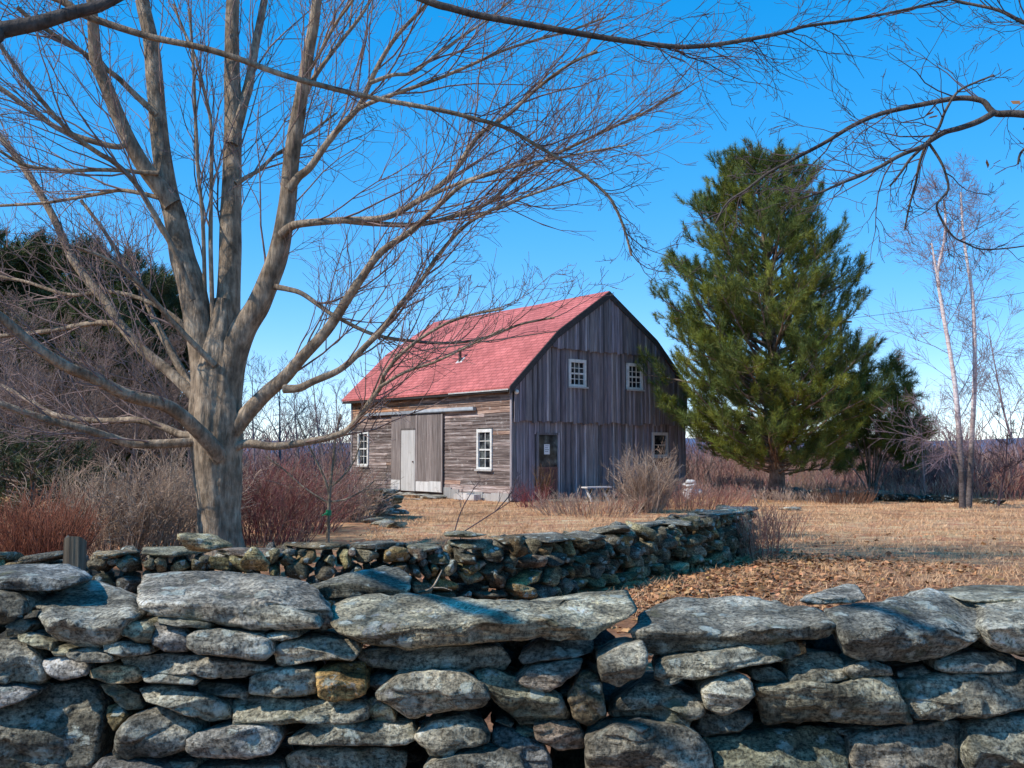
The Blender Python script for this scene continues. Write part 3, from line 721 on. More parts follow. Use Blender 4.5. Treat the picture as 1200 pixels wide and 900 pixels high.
# roof
g = Geo(); OX, OYN, OYF, TH = .30, .24, .30, .07
sl1 = (BZ - EV) / BX
prof = [(-OX, EV - OX * sl1 * .85 + .10), (BX - .03, BZ + .12), (RX, RZ + .12)]
prof2 = [(W - x, z) for x, z in reversed(prof)]
for pr in (prof, prof2):
    for (x0, z0), (x1, z1) in zip(pr, pr[1:]):
        n = 20
        for k in range(n):
            ya = -OYN + (LEN + OYN + OYF) * k / n; yb = -OYN + (LEN + OYN + OYF) * (k + 1) / n
            sa = .035 * math.sin(math.pi * k / n) ; sb = .035 * math.sin(math.pi * (k + 1) / n)
            wa = .012 * noise.noise(Vector((k * .7, x0, 1))); wb = .012 * noise.noise(Vector((k * .7 + .7, x0, 1)))
            def zz(x, z, s): return z - s * (1.0 if abs(x - RX) < .1 else .5)
            g.hexa([(x0, ya, zz(x0, z0, sa) - TH), (x1, ya, zz(x1, z1, sa) - TH), (x1, yb, zz(x1, z1, sb) - TH), (x0, yb, zz(x0, z0, sb) - TH),
                    (x0, ya, zz(x0, z0, sa) + wa), (x1, ya, zz(x1, z1, sa) + wa), (x1, yb, zz(x1, z1, sb) + wb), (x0, yb, zz(x0, z0, sb) + wb)])
ro = g.build('roof', SHING, BARN)
# break line: the upper slope laps over the lower one
g = Geo(); g.box((BX - .10, -OYN, BZ + .035), (BX - .035, LEN + OYF, BZ + .085), .7); g.build('roof_break_board', DARKWOOD, ro)
g = Geo()
for pr in (prof, prof2):
    for (x0, z0), (x1, z1) in zip(pr, pr[1:]):
        d = Vector((x1 - x0, 0, z1 - z0)).normalized()
        for yy, dirn in ((-OYN - .036, 1),):
            g.hexa([(x0, yy, z0 - TH - .19), (x1, yy, z1 - TH - .19), (x1, yy + .03, z1 - TH - .19), (x0, yy + .03, z0 - TH - .19), (x0, yy, z0 - .018), (x1, yy, z1 - .018), (x1, yy + .03, z1 - .018), (x0, yy + .03, z0 - .018)], .9)
g.build('rake_board', DARKWOOD, BARN)
g = Geo(); ze = prof[0][1]
g.box((-OX + .02, -OYN + .07, ze - TH - .10), (-OX + .045, LEN + OYF - .02, ze - TH - .003), .5); g.box((-OX + .05, -OYN + .08, ze - TH - .09), (-.04, LEN + .2, ze - TH - .065), .35)
g.build('eave_board', DARKWOOD, BARN)
g = Geo(); g.box((-OX - .012, -OYN + .05, ze - TH - .045), (-OX + .016, 3.0, ze - TH - .004), .7); g.build('gutter_strip', WHITE, BARN)
g = Geo(); g.box((-.045, -.03, .05), (.0, .055, EV - .03), 1.5); g.build('corner_board', BATTEN, BARN)
g = Geo(); g.box((-.045, LEN - .08, .05), (-.002, LEN + .03, EV - .03), 1.3); g.build('corner_board', BATTEN, BARN)
g = Geo()
for k in range(8):
    a = .1 + k * .44; g.box((-.06 - br.uniform(0, .015), a, .0), (-.035, a + .425, .16 + br.uniform(.05, .22)), br.uniform(.4, .75))
g.build('skirting_board', PALE, BARN)
# windows
def window(ax, c, z0, z1, hw, cols, rows, depth, white=True, meet=True):
    """ax 'x': on the gable (faces -y); ax 'y': on the long wall (faces -x)"""
    def bx(g, a0, a1, d0, d1, za, zb, c=1.0):
        if ax == 'x': g.box((a0, d0, za), (a1, d1, zb), c)
        else: g.box((d0, a0, za), (d1, a1, zb), c)
    o = empty('window', (0, 0, 0)); o.parent = BARN
    fr = .085; D = depth
    g = Geo()
    bx(g, c - hw, c - hw + fr, D - .045, D + .05, z0 + .002, z1 - .002); bx(g, c + hw - fr, c + hw, D - .045, D + .05, z0 + .002, z1 - .002)
    bx(g, c - hw + fr + .001, c + hw - fr - .001, D - .043, D + .05, z1 - fr - .02, z1); bx(g, c - hw + fr + .001, c + hw - fr - .001, D - .043, D + .05, z0, z0 + fr * .8)
    g.build('frame', WHITE if white else PALE, o)
    g = Geo(); bx(g, c - hw - .05, c + hw + .05, D - .095, D - .047, z0 - .055, z0 - .004, .8); g.build('sill', PALE, o)
    g = Geo(); bx(g, c - hw + fr, c + hw - fr, D + .03, D + .045, z0 + .05, z1 - .08); g.build('pane', GLASS, o)
    g = Geo(); iw0, iw1 = c - hw + fr, c + hw - fr; iz0, iz1 = z0 + fr * .8, z1 - fr - .02; zm = (iz0 + iz1) / 2
    for k in range(1, cols):
        x = iw0 + (iw1 - iw0) * k / cols; bx(g, x - .011, x + .011, D + .004, D + .028, iz0, iz1)
    for k in range(1, rows):
        zz = iz0 + (iz1 - iz0) * k / rows
        if meet and k == rows // 2: bx(g, iw0, iw1, D - .006, D + .029, zz - .026, zz + .026)
        else: bx(g, iw0, iw1, D + .003, D + .0285, zz - .011, zz + .011)
    if cols > 1 or rows > 1: g.build('muntin', WHITE if white else PALE, o)
    return o
for c, hw, z0, z1 in winL: window('y', c, z0, z1, hw, 2, 4, -.02)
window('x', 2.64, 3.69, 4.58, .38, 3, 4, -.125); window('x', 5.33, 3.70, 4.60, .38, 3, 4, -.125)
lw = window('x', 6.67, 1.39, 2.24, .40, 1, 2, -.03, False, False)
lw['label'] = 'ground floor window with a reddish board below it'
g = Geo(); g.box((6.29, -.06, 1.0), (7.05, -.048, 1.33)); g.build('lower_panel', REDWOOD, lw)
# gable entrance door
ed = empty('door', (0, 0, 0)); ed.parent = BARN; ed['label'] = 'dark glazed entrance door with a white notice'
g = Geo(); g.box((DX0 - .02, -.06, .05), (DX0 + .05, .012, DZ - .001), 1.1); g.box((DX1 - .05, -.06, .05), (DX1 + .02, .012, DZ - .001), 1.9); g.box((DX0 + .051, -.058, DZ - .07), (DX1 - .051, .012, DZ), .7); g.build('frame', BATTEN, ed)
g = Geo(); g.box((DX0 + .052, -.012, .06), (DX1 - .052, .008, DZ - .072)); g.build('pane', GLASS, ed)
g = Geo(); g.box((DX0 + .055, -.026, .08), (DX1 - .055, -.0135, 1.02), 1.0); g.build('lower_panel', REDWOOD, ed)
g = Geo(); g.box((DX0 + .055, -.032, 1.02), (DX1 - .055, -.014, 1.08), 1.3)
g.box((DX1 - .115, -.030, .09), (DX1 - .06, -.0275, 1.0), 1.4); g.box((DX0 + .06, -.030, .09), (DX0 + .12, -.0275, 1.0), .8); g.build('rail', REDWOOD, ed)
g = Geo(); g.box((1.30, -.022, 1.48), (1.53, -.0145, 1.80)); nt = g.build('notice', PAPER, ed)
g = Geo()
for k in range(4): g.box((1.33, -.0245, 1.74 - k * .06), (1.50 - .03 * (k % 2), -.0228, 1.76 - k * .06), 3.0)
g.build('printed_line', INK, nt)
g = Geo(); g.box((DX1 - .15, -.07, 1.10), (DX1 - .12, -.034, 1.14)); g.build('handle', PIPE, ed)
# sliding doors on the long wall
DT, DB = 2.86, .22
def leaf(name, y0, y1, x, cut=None):
    o = empty(name, (0, 0, 0)); o.parent = BARN; g = Geo(); n = max(2, round((y1 - y0) / .36))
    for k in range(n):
        a = y0 + (y1 - y0) * k / n; b = y0 + (y1 - y0) * (k + 1) / n - .006; zb = DB + br.uniform(0, .02)
        if cut and a + .05 > cut[0] and b - .05 < cut[1]: zb = cut[2]
        c = br.uniform(.75, 1.25)
        g.box((x - .03 - br.uniform(0, .006), a, zb), (x, b, DT), (c, c * .98, c * .97))
    g.build('board_panel', DOORWOOD, o); return o
dr = leaf('sliding_door', 3.62, 5.27, -.06)
g = Geo(); g.box((-.105, 3.64, DB - .03), (-.0975, 4.42, DB + .33), 1.05); g.box((-.105, 4.43, DB - .03), (-.0975, 5.25, DB + .31), 1.1); g.build('kick_board', PALE, dr)
g = Geo(); g.box((-.112, 3.62, DB), (-.099, 3.70, DT - .02), 1.2); g.build('edge_batten', DOORWOOD, dr)
g = Geo(); g.box((-.113, 5.17, DB + .33), (-.099, 5.26, DT - .02), 1.6); g.build('edge_batten', DOORWOOD, dr)
dl = leaf('sliding_door', 5.28, 6.90, -.055, None)
g = Geo(); g.box((-.100, 6.25, DB - .02), (-.0925, 6.88, DB + .33), 1.05); g.build('kick_board', PALE, dl)
wd = empty('wicket_door', (0, 0, 0)); wd.parent = dl
g = Geo(); g.box((-.108, 5.30, DB - .04), (-.0925, 6.19, 2.32), .85); g.build('door_panel', PALE, wd)
g = Geo(); g.box((-.112, 6.195, DB), (-.094, 6.25, 2.38), .7); g.box((-.111, 5.30, 2.325), (-.094, 6.194, 2.39), .6); g.build('frame', DOORWOOD, wd)
g = Geo(); g.box((-.15, 5.38, 1.18), (-.1085, 5.42, 1.23)); g.build('handle', PIPE, wd)
g = Geo(); g.box((-.165, 1.80, 2.90), (-.045, 8.70, 3.00), .8); g.box((-.180, 1.80, 2.925), (-.166, 5.3, 3.02), 1.15); g.build('door_rail', RAILM, BARN)
# vent pipe through the lower slope
px_, pz_ = .93, EV + .93 * sl1 + .10
T = Tubes(); T.add([Vector((px_, 4.05, pz_ - .1)), Vector((px_, 4.05, pz_ + .2)), Vector((px_, 4.05, pz_ + .46))], [.055, .055, .055], 12); T.add([Vector((px_, 4.05, pz_ + .46)), Vector((px_, 4.05, pz_ + .5))], [.07, .065], 12)
vp = T.build('vent_pipe', PIPE, BARN)
g = Geo(); g.hexa([(px_ - .17, 3.88, pz_ - .165), (px_ + .1, 3.88, pz_ + .14), (px_ + .1, 4.22, pz_ + .14), (px_ - .17, 4.22, pz_ - .165), (px_ - .17, 3.88, pz_ - .145), (px_ + .1, 3.88, pz_ + .16), (px_ + .1, 4.22, pz_ + .16), (px_ - .17, 4.22, pz_ - .145)]); g.build('flashing', PALE, vp)
# flood lamp under the eave at the corner
V, Tt = rock((.075, .075, .075), 1, 3, 0, 0, 0); lp = mesh_obj('flood_lamp', [v + Vector((.05, -.17, 3.42)) for v in V], [Tt], WHITE, BARN, tint=np.ones((len(V), 3)))
g = Geo(); g.box((.03, -.12, 3.44), (.07, -.05, 3.48)); g.build('bracket', DARKWOOD, lp)

def barn_w(x, y, z): return BARN_M @ Vector((x, y, z))
BARN_M = Matrix.Translation(CORN) @ Matrix.Rotation(math.atan2(.628, .778), 4, 'Z')
def slab_thing(name, items, label, cat, group=None):
    c = sum((i[0] for i in items), Vector()) / len(items); base = Vector((c.x, c.y, 0))
    if len(items) == 1: return tag(rocks_mesh(items, name, None, None), label, cat, group)
    o = empty(name, base, label, cat, group=group)
    for q in items: rocks_mesh([q], 'stone', o, base)
    return o
# ramp up to the sliding doors
rp = []
for k in range(5):
    for j in range(2):
        a = barn_w(-.55 - j * .95, 3.5 + k * .85, .07 - j * .09)
        rp.append((a, (.52, .46, .09), (0, 0, math.atan2(.628, .778) + rg.uniform(-.1, .1)), rg.randint(0, 999), (1.5, 1.48, 1.5), 3))
slab_thing('stone_ramp', rp, 'low ramp of grey stone slabs leading up to the sliding doors', 'ramp')
slab_thing('door_step', [(barn_w(1.5, -.65, .03), (.85, .5, .08), (0, 0, .68), 31, (1.5, 1.4, 1.25), 3), (barn_w(2.4, -1.15, .0), (.6, .4, .07), (0, 0, .5), 33, (1.5, 1.4, 1.2), 3)], 'flat pale stone steps before the dark gable door', 'step')
g = Geo(); b0 = barn_w(-.35, 1.9, 0)
for k in range(3): g.box((-.55 + k * .37, -.16, .02), (-.2 + k * .37, .12, .2 + .03 * (k % 2)), br.uniform(.8, 1.1))
o = g.build('plank_box', PALE); o.location = b0; o.rotation_euler = (0, 0, math.atan2(.628, .778) + math.pi / 2); tag(o, 'low pale plank box on the grass under the right barn window', 'box')

# stub of stacked stones left of the dooryard
rg = random.Random(8); st = []
for k in range(6):
    for j in range(3):
        st.append((P(447 + j * 9 + rg.uniform(-4, 4) + k * -1.5, 606 - k * 6, 23.5 + j * .5 - .15 * k) * 1.0 + Vector((0, 0, 0)), (rg.uniform(.25, .42), .3, .07), (rg.uniform(-.1, .1), rg.uniform(-.12, .12), rg.uniform(-.4, .4)), rg.randint(0, 9999), tuple(k2 * 1.2 for k2 in stone_tint(rg)), 3))
for j in range(8): st.append((Vector((-3.4 + j * .12 + rg.uniform(-.2, .2), 22.9 - j * .35, .05)), (rg.uniform(.2, .4), .25, .09), (0, rg.uniform(-.1, .1), rg.uniform(-1, 1)), rg.randint(0, 9999), stone_tint(rg), 3))
slab_thing('stone_pile', st, 'short pile of stacked flat stones below the barn ramp', 'stone pile')
# tumbled wall beyond the lawn
st = []
for k in range(38):
    f = k / 37; px = 858 + f * 190; Y = 35.5 - 3 * f
    c = P(px, 560, Y); c.z = rg.uniform(.02, .22); c.y += rg.uniform(-.5, .5)
    st.append((c, (rg.uniform(.2, .5), .3, rg.uniform(.07, .16)), (rg.uniform(-.2, .2), rg.uniform(-.2, .2), rg.uniform(-.6, .6)), rg.randint(0, 9999), tuple(k2 * 1.1 for k2 in stone_tint(rg)), 2))
for k in range(30):  # added row, its dark tint stands in for a shadow band
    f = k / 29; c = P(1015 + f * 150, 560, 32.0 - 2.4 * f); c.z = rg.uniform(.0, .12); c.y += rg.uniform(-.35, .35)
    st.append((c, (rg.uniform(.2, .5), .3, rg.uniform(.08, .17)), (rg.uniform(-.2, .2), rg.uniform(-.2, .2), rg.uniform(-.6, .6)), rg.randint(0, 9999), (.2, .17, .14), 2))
st.append((P(924, 597, 26.6), (.42, .4, .10), (0, 0, .2), 5151, (1.3, 1.3, 1.3), 3))
slab_thing('tumbled_stone_wall', st, 'low tumbled stone wall along the far edge of the lawn by the pine, with added dark stones as a shadow band', 'stone wall')
# white stones in the brush
wr = empty('white_cairn', P(810, 575, 30.5) * 1.0, 'small white lumpy stone heap standing out in the red brush beyond the barn', 'stone heap'); wb = wr.location
wb.z = 0
for c, sz, sd in (((-.06, 0, .24), (.27, .22, .23), 3), ((.16, .02, .33), (.20, .18, .16), 7), ((.0, .02, .53), (.29, .22, .10), 5), ((-.05, 0, .64), (.22, .17, .07), 9)):
    V, Tt = rock(sz, sd, 3, .3, 6, .15); mesh_obj('stone', [v + Vector(c) for v in V], [Tt], WHITE, wr, tint=np.ones((len(V), 3)))
# bench by the gable
bl = P(699, 582, 31.0); bl.z = 0
be = empty('trestle_bench', bl, 'small weathered white topped trestle bench before the grey gable wall', 'bench', .55)
g = Geo(); g.box((-.48, -.17, .43), (.48, -.02, .475), 1.2); g.box((-.48, 0, .43), (.48, .15, .472), 1.1); g.build('seat', PALE, be)
for sx in (-.32, .32):
    g = Geo(); g.bar((sx, -.2, 0), (sx, .14, .43), .05, .05, 1.1); g.build('leg', PALE, be)
    g = Geo(); g.bar((sx + .055, .2, 0), (sx + .055, -.14, .43), .05, .05, .5); g.build('leg', POSTW, be)
# post beside the wall
po = P(88, 640, 5.3); po.z = 0
T = Tubes(); g = Geo()
vv = []
pr_ = random.Random(2)
ring = [(-.045,-.04),(-.01,-.048),(.04,-.04),(.047,0),(.043,.04),(0,.045),(-.04,.04),(-.046,.0)]
for z in (0, .3, .6, .9, 1.05, 1.13):
    for k, (x, y) in enumerate(ring): vv.append((x * (1 + .05 * math.sin(z * 9 + k)), y, z + (.018 * math.sin(k * 1.1) if z > 1.1 else 0)))
n = len(ring); qf = [(i * n + k, i * n + (k + 1) % n, (i + 1) * n + (k + 1) % n, (i + 1) * n + k) for i in range(5) for k in range(n)]
vv.append((0, 0, 1.125)); tf = [(5 * n + k, 5 * n + (k + 1) % n, len(vv) - 1) for k in range(n)]
o = mesh_obj('wooden_post', vv, [qf, tf], POSTW, tint=np.ones((len(vv), 3)), smooth=False); o.location = po
tag(o, 'short weathered wooden post standing between the two stone walls', 'post')

# ------------------------------------------------------------------ the big bare maple
MB = P(257, 659, 14.0); MB.z = 0
MAP = empty('maple_tree', MB, 'big bare maple with many spreading grey limbs rising behind the stone walls', 'tree')
mr = random.Random(77)
def px2m(px, Y): return px / F * Y
trunk_px = [(259, 668, 62), (258, 640, 58), (257, 600, 54), (256, 560, 56), (254, 520, 63), (253, 480, 62), (253, 445, 58), (255, 415, 46), (258, 385, 30), (261, 350, 16)]
tp = [P(x, y, 14.0) for x, y, _ in trunk_px]; tp[0].z = -.05; tr_ = [px2m(wd * (.84 if y > 560 else .92) / 2, 14) for _x, y, wd in trunk_px]
a, b = smooth_path(tp, tr_, 150); V, Q = lumpy(a, b, 72, .09, 4, .25)
for i_, v in enumerate(V):
    c_ = a[i_ // 72]; d_ = (v - c_).normalized(); th = math.atan2(d_.y, d_.x)
    rid = 1 - abs(noise.noise(Vector((th * 5.5 + .25 * v.z, v.z * .9, 2)))) * 2; bl = max(0, noise.noise(Vector((d_.x * 1.8, d_.y * 1.8 + 4, v.z * 1.5)))) ** 1.5 * min(1, max(0, (v.z - 1.0) / .8))
    V[i_] = v + d_ * (.016 * rid + .008 * noise.noise(v * 14) + .10 * bl)
mesh_obj('trunk', V, [Q], BARK, MAP, tint=np.ones((len(V), 3)), offset=MB)
# (points px, width at start, width at end in px, depth start, depth end, n twigs, twig length, levels)
limbs = [
 ([(248,490),(242,430),(232,375),(222,330),(213,300),(205,258),(196,222),(187,160),(182,105),(177,50),(167,0),(160,-60),(150,-130)], 46, 15, 13.95, 14.4, 12, 1.6, 3),
 ([(202,240),(187,220),(167,193),(147,157),(125,103),(113,73),(110,40),(107,0),(100,-60)], 25, 12, 14, 13.2, 12, 1.6, 3),
 ([(258,470),(263,420),(266,370),(269,310),(271,240),(272,187),(273,133),(272,83),(272,30),(275,-30),(280,-120)], 40, 16, 14.05, 14.8, 14, 1.7, 3),
 ([(272,170),(283,130),(292,95),(299,55),(310,0),(318,-60)], 19, 9, 14.3, 15.2, 9, 1.4, 3),
 ([(262,480),(271,425),(284,388),(300,362),(313,333),(326,296),(337,240),(341,193),(348,143),(355,100),(362,60),(369,20),(376,-40)], 42, 11, 13.97, 13.4, 12, 1.6, 3),
 ([(339,222),(350,207),(364,195),(383,168),(400,147),(420,126),(434,96),(447,70),(467,40),(503,2),(530,-30)], 14, 4, 13.6, 13.0, 16, 1.5, 3),
 ([(330,275),(340,266),(353,262),(400,258),(450,255),(487,237),(527,207),(560,160),(597,133),(630,103),(668,75),(700,60)], 14, 3, 13.6, 12.2, 22, 1.5, 3),
 ([(400,258),(440,262),(490,263),(533,253),(573,237),(605,208),(640,187),(680,167),(712,152),(753,133),(795,108)], 9, 2.5, 13.3, 12.8, 22, 1.3, 3),
 ([(487,238),(520,222),(560,207),(598,196),(640,188),(690,178),(735,170)], 6, 2, 12.9, 12.0, 14, 1.2, 3),
 ([(434,97),(460,88),(485,85),(510,65),(543,42),(573,22),(600,0)], 6, 2.5, 13.1, 13.4, 12, 1.2, 3),
 ([(420,127),(440,118),(462,110),(500,97),(543,80),(588,60),(628,47),(668,36),(710,20)], 7, 2.5, 13.1, 12.6, 16, 1.3, 3),
 ([(322,336),(338,339),(354,344),(377,360),(392,370),(435,391),(477,399),(525,402),(568,396),(610,380),(650,372)], 9, 2.5, 13.7, 13.0, 12, 1.0, 3),
 ([(262,520),(287,488),(310,463),(333,443),(353,420),(383,387),(406,352),(422,328),(446,296),(480,272),(515,240),(545,215),(585,200)], 24, 3.5, 13.9, 12.2, 22, 1.3, 3),
 ([(333,456),(350,455),(367,447),(400,432),(432,402),(450,384),(467,359),(493,330),(513,300),(547,263),(590,240),(640,222),(690,205)], 13, 2.5, 13.5, 12.4, 20, 1.2, 3),
 ([(266,532),(287,520),(320,523),(360,518),(400,508),(420,490),(434,470),(446,453),(451,438),(470,415),(500,392),(540,372),(590,362)], 14, 2.5, 13.9, 12.6, 18, 1.0, 3),
 ([(446,453),(475,436),(510,424),(550,405),(590,385)], 5, 2, 12.9, 12.5, 8, .8, 2),
 ([(256,535),(248,522),(230,503),(213,487),(190,473),(150,463),(110,443),(73,427),(33,400),(0,372),(-50,335),(-120,300)], 22, 9, 13.7, 11.0, 16, 1.2, 3),
 ([(250,512),(223,518),(160,520),(128,512),(100,503),(50,490),(0,473),(-60,452)], 15, 8, 13.9, 12.6, 14, 1.1, 3),
 ([(246,505),(217,510),(190,500),(160,492),(117,493),(67,487),(35,470),(0,452),(-50,440)], 13, 6, 14.1, 15.5, 14, 1.1, 3),
 ([(246,490),(230,467),(200,437),(167,410),(143,383),(123,353),(100,325),(83,300),(60,250),(30,200),(0,160),(-40,120)], 19, 9, 14.1, 15.0, 16, 1.4, 3),
 ([(138,380),(120,378),(100,380),(57,388),(17,392),(-30,398)], 10, 6, 14.5, 15.3, 9, 1.0, 3),
 ([(232,462),(220,447),(203,417),(187,387),(180,373),(167,343),(150,317),(138,296),(120,268),(95,235)], 15, 5, 14.2, 15.8, 10, 1.2, 3),
 ([(226,352),(207,300),(180,250),(157,213),(133,190),(113,178),(80,153),(40,107),(0,53),(-30,10)], 9, 5, 13.6, 12.0, 14, 1.2, 3),
 ([(252,428),(227,403),(200,375),(183,355),(160,330),(128,305),(90,290)], 10, 4, 13.7, 12.6, 8, 1.0, 3),
 ([(149,160),(140,172),(100,163),(67,150),(33,127),(0,103),(-30,85)], 9, 6, 13.4, 13.0, 9, 1.1, 3),
 ([(186,203),(165,202),(147,200),(115,199),(83,200),(55,198),(27,193),(0,177)], 7, 4, 13.8, 13.2, 10, 1.1, 3),
 ([(187,232),(163,226),(140,223),(117,227),(83,233),(50,238),(0,241)], 7, 4, 13.9, 14.6, 9, 1.1, 3),
 ([(184,135),(157,110),(140,93),(123,80),(95,60),(67,43),(40,25),(20,8)], 10, 5, 14.1, 13.2, 9, 1.2, 3),
 ([(242,395),(240,340),(239,300),(237,250),(232,200),(230,160),(228,110),(226,65),(222,10)], 7, 3.5, 14, 13.6, 12, 1.0, 3),
 ([(250,400),(247,300),(247,253),(248,187),(247,143),(240,110),(230,70),(215,35),(203,5)], 7, 3.5, 13.9, 14.2, 12, 1.0, 3),
 ([(276,215),(290,207),(305,198),(322,182),(345,168),(368,152),(395,132)], 8, 3, 14.1, 14.9, 10, 1.2, 3),
 ([(350,130),(366,95),(383,70),(400,48),(422,20),(440,-10)], 9, 4, 13.6, 14.2, 11, 1.3, 3),
 ([(356,95),(375,62),(392,30),(410,5),(425,-20)], 6, 3, 13.6, 13.0, 8, 1.2, 3),
 ([(232,400),(205,372),(170,352),(130,342),(80,345),(30,330),(-10,322)], 8, 4, 14.2, 15.2, 9, 1.0, 3),
]
twT = Tubes()
for (pp, w0, w1, d0, d1, n, L, lev) in limbs:
    m = len(pp); pts = [P(x, y, d0 + (d1 - d0) * (i / (m - 1)) ** 1.2) for i, (x, y) in enumerate(pp)]
    rad = [px2m((w0 * (.92 if w0 > 20 else .8) + (w1 * .85 - w0 * (.92 if w0 > 20 else .8)) * (i / (m - 1)) ** .7) / 2, 14) for i in range(m)]
    a, b = smooth_path(pts, rad, m * 6); V, Q = lumpy(a, b, 16, .10, mr.uniform(0, 30))
    mesh_obj('limb', V, [Q], BARK, MAP, tint=np.ones((len(V), 3)), offset=MB)
    dirx = (pts[-1] - pts[0]).normalized()
    sprout(twT, a, b, int(n * 1.05), L * 1.7, lev - 1, mr, f0=.2, up=.06, ang=.50, bias=dirx * .45 + Vector((0, 0, .12)), mat=0, rtw=.017, nch=(3, 5), ratio=.5, wob=.21, rmin=.0030, seg=7)
twT.build('twigs', TWIG, MAP, MB)

# ------------------------------------------------------------------ neighbours whose boughs reach into the frame
LT = Vector((-5.6, 4.6, 0)); LTREE = empty('overhanging_tree', LT, 'bare tree whose long dark boughs reach in from the left across the top', 'tree')
a, b = smooth_path([LT, LT + Vector((.1, 0, 2)), LT + Vector((.3, .1, 4.2)), LT + Vector((.3, .3, 7)), LT + Vector((.6, .2, 9.5))], [.26, .22, .18, .12, .04], 30)
V, Q = lumpy(a, b, 18, .07, 9, .3); mesh_obj('trunk', V, [Q], DARKBARK, LTREE, tint=np.ones((len(V), 3)), offset=LT)
lt = Tubes()
def bough(parent, off, base, pp, wid, Ys, n, L, lev, T, rng, Yw=6.5, bias=None, f0=.2, mat=None):
    m = len(pp); pts = list(base) + [P(x, y, Ys[0] + (Ys[1] - Ys[0]) * i / (m - 1)) for i, (x, y) in enumerate(pp)]
    nb = len(base); w = [wid[0]] * nb + [wid[0] + (wid[1] - wid[0]) * i / (m - 1) for i in range(m)]
    rad = [px2m(x / 2, Yw) for x in w]
    for i in range(nb): rad[i] *= 1.5 - .4 * i / max(1, nb)
    a, b = smooth_path(pts, rad, len(pts) * 6); V, Q = lumpy(a, b, 8, .10, rng.uniform(0, 30))
    mesh_obj('bough', V, [Q], mat or DARKBARK, parent, tint=np.ones((len(V), 3)), offset=off)
    sprout(T, a, b, n, L, lev, rng, f0=f0, up=.02, ang=.7, bias=bias, mat=0, rtw=.0065, nch=(2, 4), ratio=.52, wob=.34, rmin=.0017, seg=6)
lr = random.Random(15)
bough(LTREE, LT, [LT + Vector((.3, .1, 3.6)), LT + Vector((1.2, .9, 3.9))], [(-40,48),(0,36),(45,27),(85,15),(120,6),(160,-15)], (22, 12), (5.4, 5.8), 8, .8, 2, lt, lr, 5.6)
bough(LTREE, LT, [LT + Vector((.3, .1, 3.9)), LT + Vector((1.4, 1.3, 4.4))], [(30,-10),(100,18),(133,30),(180,44),(233,55),(277,68),(333,88),(400,106),(450,117),(520,130),(560,140),(593,150),(633,173),(677,200),(710,227),(723,247),(733,273),(740,300)], (9, 2.6), (6.2, 6.8), 30, .75, 2, lt, lr, 6.6, f0=.45, bias=Vector((.5, 0, -.15)), mat=BARK)
bough(LTREE, LT, [LT + Vector((.3, .2, 5.4)), LT + Vector((2.2, 1.8, 5.6))], [(330,-70),(430,-30),(503,2),(530,10),(560,18),(610,27),(660,36),(700,43),(740,49),(770,53),(800,55),(833,53),(867,48),(900,42),(927,36),(943,31),(1000,23),(1053,13),(1110,0)], (10, 3), (6.2, 6.8), 40, .95, 2, lt, lr, 6.6, f0=.45, bias=Vector((.4, 0, 0)))
# boughs nearer the camera, over the wall (out of the frame; they throw the shade on the capstones)
for base_z, tgt in ((5.0, [(-4.6, 4.4, 5.4), (-3.9, 3.2, 5.6), (-3.4, 2.0, 5.8), (-3.0, .8, 6.0)]), (4.0, [(-4.7, 4.2, 4.3), (-4.1, 3.1, 4.5), (-3.6, 2.0, 4.7), (-3.3, .9, 5.0)])):
    pts = [LT + Vector((.2, .1, base_z))] + [Vector(p) for p in tgt]; rad = [.075 - .05 * i / (len(pts) - 1) for i in range(len(pts))]
    a, b = smooth_path(pts, rad, 22); V, Q = lumpy(a, b, 8, .08, lr.uniform(0, 30)); mesh_obj('bough', V, [Q], DARKBARK, LTREE, tint=np.ones((len(V), 3)), offset=LT)
    sprout(lt, a, b, 6, 1.0, 2, lr, f0=.3, up=.05, mat=0, rtw=.013, nch=(3, 4), ratio=.55)
lt.build('twigs', DTWIG, LTREE, LT)
RT = Vector((6.2, 6.4, 0)); RTREE = empty('overhanging_tree', RT, 'bare tree with crooked dark branches reaching in at the upper right', 'tree')
a, b = smooth_path([RT, RT + Vector((0, 0, 2)), RT + Vector((-.2, .1, 4.5)), RT + Vector((.1, 0, 7.5))], [.22, .19, .15, .05], 24)
V, Q = lumpy(a, b, 18, .07, 19, .3); mesh_obj('trunk', V, [Q], DARKBARK, RTREE, tint=np.ones((len(V), 3)), offset=RT)
rt = Tubes()
bs = [RT + Vector((-.1, 0, 3.1)), RT + Vector((-1.2, -.2, 3.4))]
bough(RTREE, RT, bs, [(1260,140),(1200,134),(1183,133),(1167,133),(1160,128),(1150,118),(1123,115),(1083,122),(1033,133),(1000,147),(967,167),(933,185),(900,203),(875,222),(853,237),(838,262)], (9.5, 2), (6.0, 6.3), 16, .75, 2, rt, lr, 6.1, f0=.35, bias=Vector((-.3, 0, -.1)))
bough(RTREE, RT, [], [(1165,132),(1147,142),(1125,150),(1107,155),(1090,165),(1080,172),(1055,182),(1030,196),(1008,206),(985,215),(960,226),(940,232)], (7.5, 2), (6.02, 5.7), 17, .7, 2, rt, lr, 6.1, bias=Vector((-.3, 0, -.1)))
bough(RTREE, RT, [], [(1088,167),(1100,185),(1107,200),(1111,222),(1098,240),(1104,258),(1117,277),(1132,285),(1150,292),(1180,291),(1215,286)], (3.4, 1.6), (6.0, 6.1), 12, .4, 2, rt, lr, 6.1)
bough(RTREE, RT, [], [(1087,165),(1078,190),(1073,215),(1066,240),(1060,270)], (4, 2), (6.0, 6.2), 6, .3, 1, rt, lr, 6.1)
bough(RTREE, RT, [], [(1090,165),(1068,185),(1055,203),(1043,218)], (4, 2), (6.0, 5.9), 5, .3, 1, rt, lr, 6.1)
